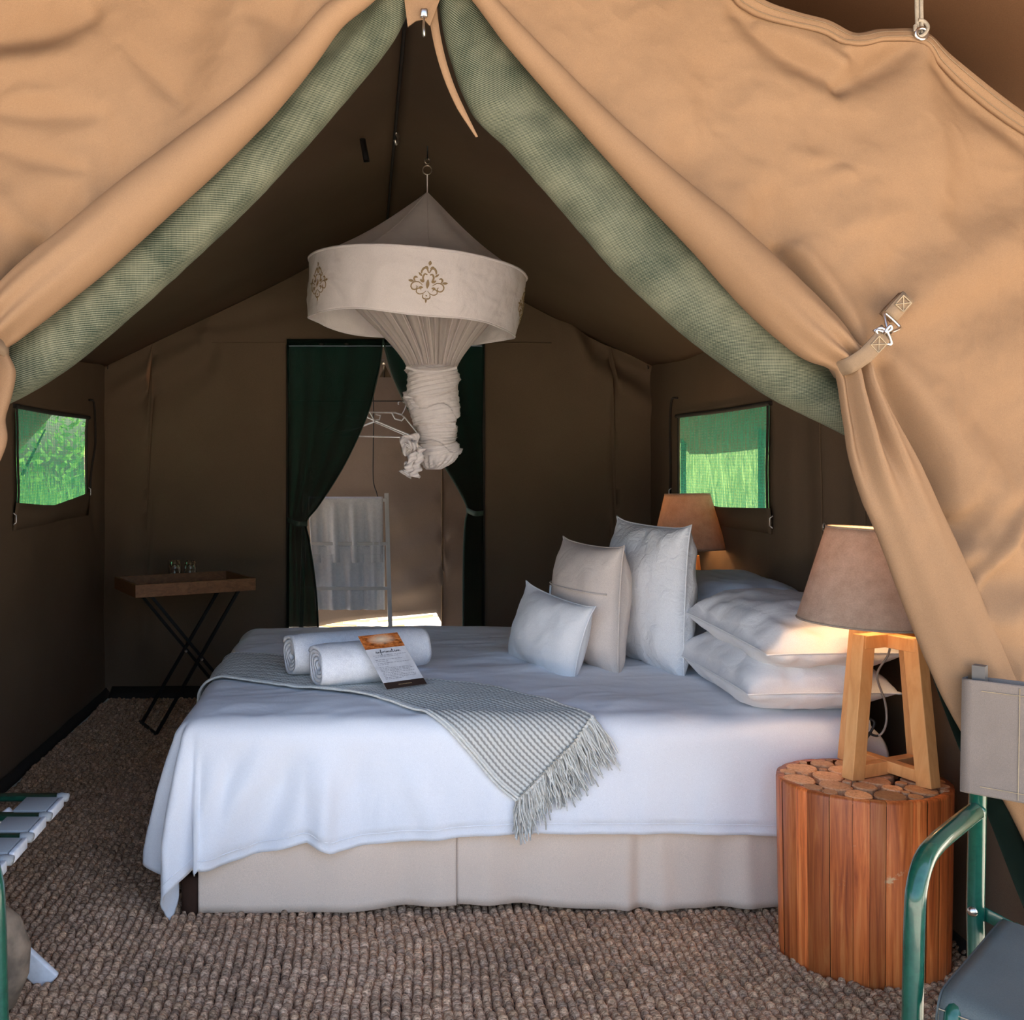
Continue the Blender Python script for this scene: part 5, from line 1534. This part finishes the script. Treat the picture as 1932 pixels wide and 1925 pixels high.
def hung_towel(label, x0, x1, zr, zf, zbk, seed, band, dyf=0):
    n = 40; m_ = 44
    u = np.linspace(0, 1, n)
    path = [(.040, zbk), (.032, zr-.02), (.018, zr+.010), (0, zr+.017), (-.018, zr+.010), (-.026, zr-.03), (-.034, zf)]
    c = interp(path, m_)
    A = np.empty((m_, n, 3))
    for i in range(m_):
        z = c[i, 1]
        xs_0 = x0+(8*(1-np.clip((z-zf)/(zr-zf), 0, 1))); 
        px_ = xs_0+(x1-xs_0)*u
        fold = (.012*np.sin(u*2*PI*3.4+seed)+.006*np.sin(u*2*PI*8+seed*3))*np.clip((zr-z)/.15, 0, 1)
        A[i] = np.stack(((px_-VX)/ls, F/ls+yl(zr)-.004+c[i, 0]+dyf-fold*(1 if i > m_/2 else .3), np.full(n, z)), -1)
    th = thing('bath_towel', label, 'towel', (0, 0, 0), 'white towels on the ladder')
    sheet('terry_cloth', A, M['terry'], th, thick=.007)
    if band:
        j = [int(np.argmin(np.abs(c[:, 1]-zz)+(np.arange(m_) < m_*.5)*9)) for zz in band]
        for jj in j:
            MB().tube(A[jj]+np.array((0, -.006, 0)), .0022, 5).build('woven_band', M['white'], th)
hung_towel('white bath towel over the top rung of the white ladder', 580, 723, rungz[0], H-(1064-VY)/ls, H-(1045-VY)/ls, 1.0, [H-(1042-VY)/ls, H-(1034-VY)/ls])
hung_towel('white bath towel hanging lower on the ladder under the top towel', 588, 726, rungz[1]-.03, H-(1154-VY)/ls, H-(1125-VY)/ls, 2.6, [], .035)

def hanger(label, neckpx, hook, pts, col_m, s0):
    th = thing('clothes_hanger', label, 'hanger', (0, 0, 0), 'white plastic hangers')
    MB().tube(interp([P(x, y, s0) for x, y in hook], 18), .0042, 6).build('hook', M[col_m], th)
    mb = MB()
    for pl in pts: mb.tube([P(x, y, s0) for x, y in pl], .0055, 6)
    mb.build('body', M[col_m], th)
hanger('white plastic hanger hooked beside the knotted net, rear one', (757, 782), [(752, 764), (752, 759), (759, 757), (765, 763), (764, 772), (758, 783)], [[(758, 783), (746, 779), (690, 778)], [(758, 783), (764, 788), (800, 832)], [(740, 780), (745, 790), (758, 794), (763, 788)], [(692, 779), (694, 788), (800, 832)]], 'white_plastic', 300)
hanger('white plastic hanger crossing in front, its left arm behind the mesh curtain', (705, 795), [(690, 786), (690, 780), (697, 778), (702, 786), (706, 794)], [[(706, 796), (680, 806), (640, 822)], [(706, 796), (735, 808), (775, 826)], [(706, 794), (716, 792), (718, 784), (708, 782)], [(640, 822), (775, 826)]], 'white_plastic', 306)
hanger('white plastic hanger seen dimly through the left mesh curtain', (660, 785), [(650, 764), (650, 757), (657, 755), (662, 763), (662, 776), (656, 786)], [[(656, 786), (648, 782), (612, 812)], [(656, 786), (664, 786), (680, 790)], [(612, 818), (676, 808)]], 'white_plastic', 312)
MB().tube([(-.95, F/304, H+(870-757)/304), (1.2, F/304, H+(870-757)/304)], .004, 6).build('hanging_line', M['cord'], annex)

# ---------------------------------------------------------------- camp chairs
def make_chair(label):
    A0 = np.array((1.232, 2.035, 0.)); Fd = np.array((-.72, -.69, 0)); Wd = np.array((.69, -.72, 0))
    th = thing('camp_chair', label, 'chair', tuple(A0))
    up = np.array((0, 0, 1.))
    for k in (0, 1):
        b = A0+Wd*.50*k
        top = b+up*.915-Fd*.03; low = b+Fd*.035
        lowf = b-Fd*.05
        MB().tube([low+up*.0+(-Fd*.06), b+up*.44, top-up*.03], [.0165]*3, 14).build('back_post', M['green'], th)
        V, Fc = tubeVF([top-up*.034, top+up*.008], .0165, 4); mobj('post_cap', V, Fc, M['captan'], th, smooth=False)
        arm0 = b+up*.632-Fd*.008
        arm = interp([arm0, b+Fd*.14+up*.632, b+Fd*.24+up*.630, b+Fd*.305+up*.618, b+Fd*.345+up*.580, b+Fd*.358+up*.52, b+Fd*.372+up*.30, b+Fd*.395+up*.0], 60)
        MB().tube(arm, .0175, 16).build('arm_leg', M['green'], th)
        s0 = b+Wd*(.070 if k == 0 else -.070)-up*.012
        # seat rail ends in a bracket with a bolt
        rail = interp([s0-Fd*.01+up*.425, s0+Fd*.20+up*.422, s0+Fd*.36+up*.415, s0+Fd*.392+up*.395, s0+Fd*.40+up*.34, s0+Fd*.40+up*.20, s0+Fd*.395], 50)
        MB().tube(rail, .014, 12).build('seat_rail', M['green'], th)
        br = MB().beam(b+up*.43-Fd*.01, s0+up*.425-Fd*.005, .026, .006, up=Fd)
        br.build('bracket', M['green'], th, bevel=.001)
        sd = -Wd if k == 0 else Wd
        V, Fc = lathe([(0, .005), (.006, .004), (.0095, .0), (.0095, -.004), (0, -.004)], 14)
        nrm = Fd
        z = nrm/np.linalg.norm(nrm); x = np.cross(up, z); y = np.cross(z, x)
        V2 = (b+up*.435+z*.021)+V[:, 0:1]*x+V[:, 1:2]*y+V[:, 2:3]*z
        mobj('bolt', V2, Fc, M['steel'], th)
    for f, z in ((.395, .10), (-.03, .12)):
        MB().tube([A0+Fd*f+up*z, A0+Wd*.5+Fd*f+up*z], .012, 10).build('stretcher', M['green'], th)
    # back rest: sleeve of canvas round both posts
    n = 70
    loop = []
    for k in np.linspace(0, 2*PI, n, endpoint=False):
        c, s = math.cos(k), math.sin(k)
        w = .25+.275*np.sign(c)*min(1, abs(c)*1.35)
        f = .026*np.sign(s)*min(1, abs(s)*2.2)
        if abs(c) < .74: f = (.026 if s > 0 else -.020)-.018*math.sin(PI*(w/.5)) if True else f
        loop.append(A0+Wd*w+Fd*(f-.018))
    loop = np.array(loop)
    zz = np.concatenate(([.668, .672], np.linspace(.69, .87, 10), [.892, .896]))
    B = np.stack([loop+up*z-Fd*((z-.66)*.06)+Wd*0 for z in zz])
    back = sheet('backrest', B, M['chair_grey'], th, cv=True, thick=.003)
    fr = lambda w: A0+Wd*w+Fd*(.0105-.018*math.sin(PI*(w/.5)))
    for w in (.075, .092, .41, .425):
        MB().tube([fr(w)+up*z-Fd*((z-.66)*.06) for z in np.linspace(.672, .89, 8)], .0011, 4).build('stitching', M['stitch'], back)
    for z in (.686, .876):
        MB().tube([fr(w)+up*z-Fd*((z-.66)*.06)+Fd*.0005 for w in np.linspace(.01, .49, 14)], .0010, 4).build('stitching', M['stitch'], back)
    # seat: vinyl over the rails, wrapping down over the front
    u = np.linspace(0, 1, 26)
    prof = interp([(-.015, .432), (.02, .441), (.18, .438), (.33, .436), (.375, .428), (.392, .402), (.394, .385)], 30)
    S_ = np.empty((30, 26, 3))
    for i, (f, z) in enumerate(prof):
        sag = .016*np.sin(PI*u)*np.clip(1-abs(i-12)/15, 0, 1)
        S_[i] = A0+Wd*(.050+.40*u)[:, None]+Fd*f+up*(z-sag-.012)[:, None]
    seat = sheet('seat', S_, M['chair_seat'], th, thick=.005)
    side = []
    for k, w in ((0, .050), (1, .450)):
        R_ = np.stack([A0+Wd*(w+(-.006 if k == 0 else .006)*(1-abs(v-.5)))+Fd*prof[:24, 0:1]+up*(prof[:24, 1:2]-.012-v*.045) for v in np.linspace(0, 1, 4)])
        sheet('side_hem', R_, M['chair_seat'], seat, thick=.004)
    MB().tube([S_[23, j]+Fd*.004+up*.004 for j in range(26)], .0011, 4).build('stitching', M['stitch'], seat)
    return th
M['captan'] = solid('worn_grey_cap', (.13, .115, .10), .6)
chair = make_chair('green metal camp chair with grey canvas backrest at the lower right')
chair2 = copy_tree(chair)
chair2.rotation_euler = (0, 0, PI/2)
chair2.location = (-1.276, 1.735, 0)
chair2['label'] = 'green tubular chair leg at the left picture edge, rest of the chair out of frame'
chair['group'] = chair2['group'] = 'green camp chairs'

# ---------------------------------------------------------------- slatted rack, sack at the left edge
rack = thing('slatted_rack', 'green slatted luggage rack with pale bands at the lower left edge', 'luggage rack', (-1.1, 2.45, 0))
xr0, zt0 = -.806, .447
ysl = [F/711, F/752, F/796, F/844, F/880]
for y in ysl:
    MB().tube([(-1.45, y, zt0), (xr0-.005, y, zt0)], .019, 12, flat=(1, .55)).build('slat', M['green'], rack)
    V, Fc = lathe([(0, -.018), (.016, -.018), (.019, -.006), (.016, .014), (0, .016)], 12)
    V = np.stack((V[:, 2], V[:, 0]*1.05, V[:, 1]*.62), 1)
    mobj('end_cap', V+np.array((xr0+.002, y, zt0)), Fc, M['pale_grey_band'], rack)
for i in range(len(ysl)-1):
    y0, y1 = ysl[i]-.021, ysl[i+1]+.021
    MB().box((xr0-.045, (y0+y1)/2, zt0+.002), (.085, y0-y1, .014)).build('band', M['pale_grey_band'], rack, bevel=.003)
    MB().box((xr0+.006, (y0+y1)/2, zt0-.004), (.012, y0-y1, .026)).build('edge_strip', M['white_plastic'], rack, bevel=.003)
    MB().box((-1.41, (y0+y1)/2, zt0+.002), (.07, y0-y1, .014)).build('band', M['pale_grey_band'], rack, bevel=.003)
yA = F/742
for (xa, xb, m_, y) in ((-.80, -1.25, 'white_plastic', yA), (-1.42, -.90, 'white_plastic', yA+.03), (-.80, -1.25, 'white_plastic', 2.19), (-1.42, -.90, 'white_plastic', 2.22)):
    MB().beam((xa, y, .012), (xb, y, zt0-.02), .060, .020, up=(0, 1, 0)).build('leg', M[m_], rack, bevel=.006)
sack = tag(mobj('sack', [(0, 0, 0)], [], M['sack']), 'rounded mottled grey-brown sack standing under the green slatted rack', 'sack')
V, Fc = lathe([(0, .002), (.10, .004), (.155, .03), (.185, .10), (.188, .17), (.165, .235), (.11, .28), (.05, .295), (0, .297)], 32)
ang_ = np.arctan2(V[:, 1], V[:, 0])
V[:, :2] *= (1+.05*np.sin(ang_*3+1)+.03*fbm(ang_*1.5, V[:, 2]*8, 191))[:, None]
bpy.data.objects.remove(sack)
V[:, 1] *= .55
sack = tag(mobj('sack', V, Fc, M['sack']), 'rounded mottled grey-brown sack standing under the green slatted rack', 'sack')
sack.location = (-1.005, 2.42, 0)

# ---------------------------------------------------------------- outside: dry grass and shrubs seen through the window mesh
def grass(name, label, n, xr_, yr_, hr, seed, m):
    r = np.random.default_rng(seed)
    x = r.uniform(*xr_, n); y = r.uniform(*yr_, n); h = r.uniform(*hr, n); w = r.uniform(.006, .018, n)
    a = r.uniform(0, PI, n); lx = r.normal(0, .10, n)*h; ly = r.normal(0, .10, n)*h
    V = []; 
    for k, (t_, ww) in enumerate(((0, 1), (.5, .8), (1, .1))):
        bx = x+lx*t_*t_; by = y+ly*t_*t_
        V.append(np.stack((bx-w*ww*np.cos(a), by-w*ww*np.sin(a), h*t_), -1)); V.append(np.stack((bx+w*ww*np.cos(a), by+w*ww*np.sin(a), h*t_), -1))
    V = np.stack(V, 1)
    f = np.array([(0, 1, 3, 2), (2, 3, 5, 4)])
    Fc = (f[None]+(np.arange(n)*6)[:, None, None]).reshape(-1, 4)
    o = mobj(name, V.reshape(-1, 3), Fc, m)
    o['kind'] = 'stuff'; o['label'] = label; o['category'] = 'grass'
grass('tall_grass', 'sunlit tall dry grass seen through the right window mesh', 5200, (3.2, 5.6), (6.5, 15), (.7, 1.75), 201, M['grass'])
grass('tall_grass', 'green grass seen through the left window mesh', 3200, (-6.5, -3.2), (7, 17), (.5, 1.3), 203, M['leaf'])
def shrub(label, c, r0, h, n, seed):
    r = np.random.default_rng(seed)
    th = thing('shrub', label, 'shrub', tuple(c), 'shrubs outside the tent')
    d = r.normal(0, 1, (n, 3)); d /= np.linalg.norm(d, axis=1)[:, None]
    p = np.array(c)+d*np.array((r0, r0, h/2))*r.uniform(.55, 1, (n, 1))**.5+np.array((0, 0, h*.55))
    a = r.normal(0, 1, (n, 3)); a /= np.linalg.norm(a, axis=1)[:, None]
    b = np.cross(a, d); b /= np.linalg.norm(b, axis=1)[:, None]+1e-9
    s = r.uniform(.05, .10, (n, 1))
    V = np.stack((p-a*s, p+b*s*.45, p+a*s, p-b*s*.45), 1)
    o = mobj('foliage', V.reshape(-1, 3), np.arange(n*4).reshape(-1, 4), M['leaf'], th)
    o['kind'] = 'stuff'
    mb = MB()
    for k in range(6):
        q = r.normal(0, .3, 2)*r0
        mb.tube([(c[0], c[1], 0), (c[0]+q[0]*.5, c[1]+q[1]*.5, h*.3), (c[0]+q[0]*1.5, c[1]+q[1]*1.5, h*.75)], [.05, .035, .012], 6)
    mb.build('stem', M['dark_wood'], th)
shrub('leafy shrub outside the right window, behind the dry grass', (6.3, 15.5, 0), 1.5, 2.6, 1500, 1)
shrub('leafy shrub outside the left window', (-5.6, 15.0, 0), 1.8, 2.4, 1500, 2)
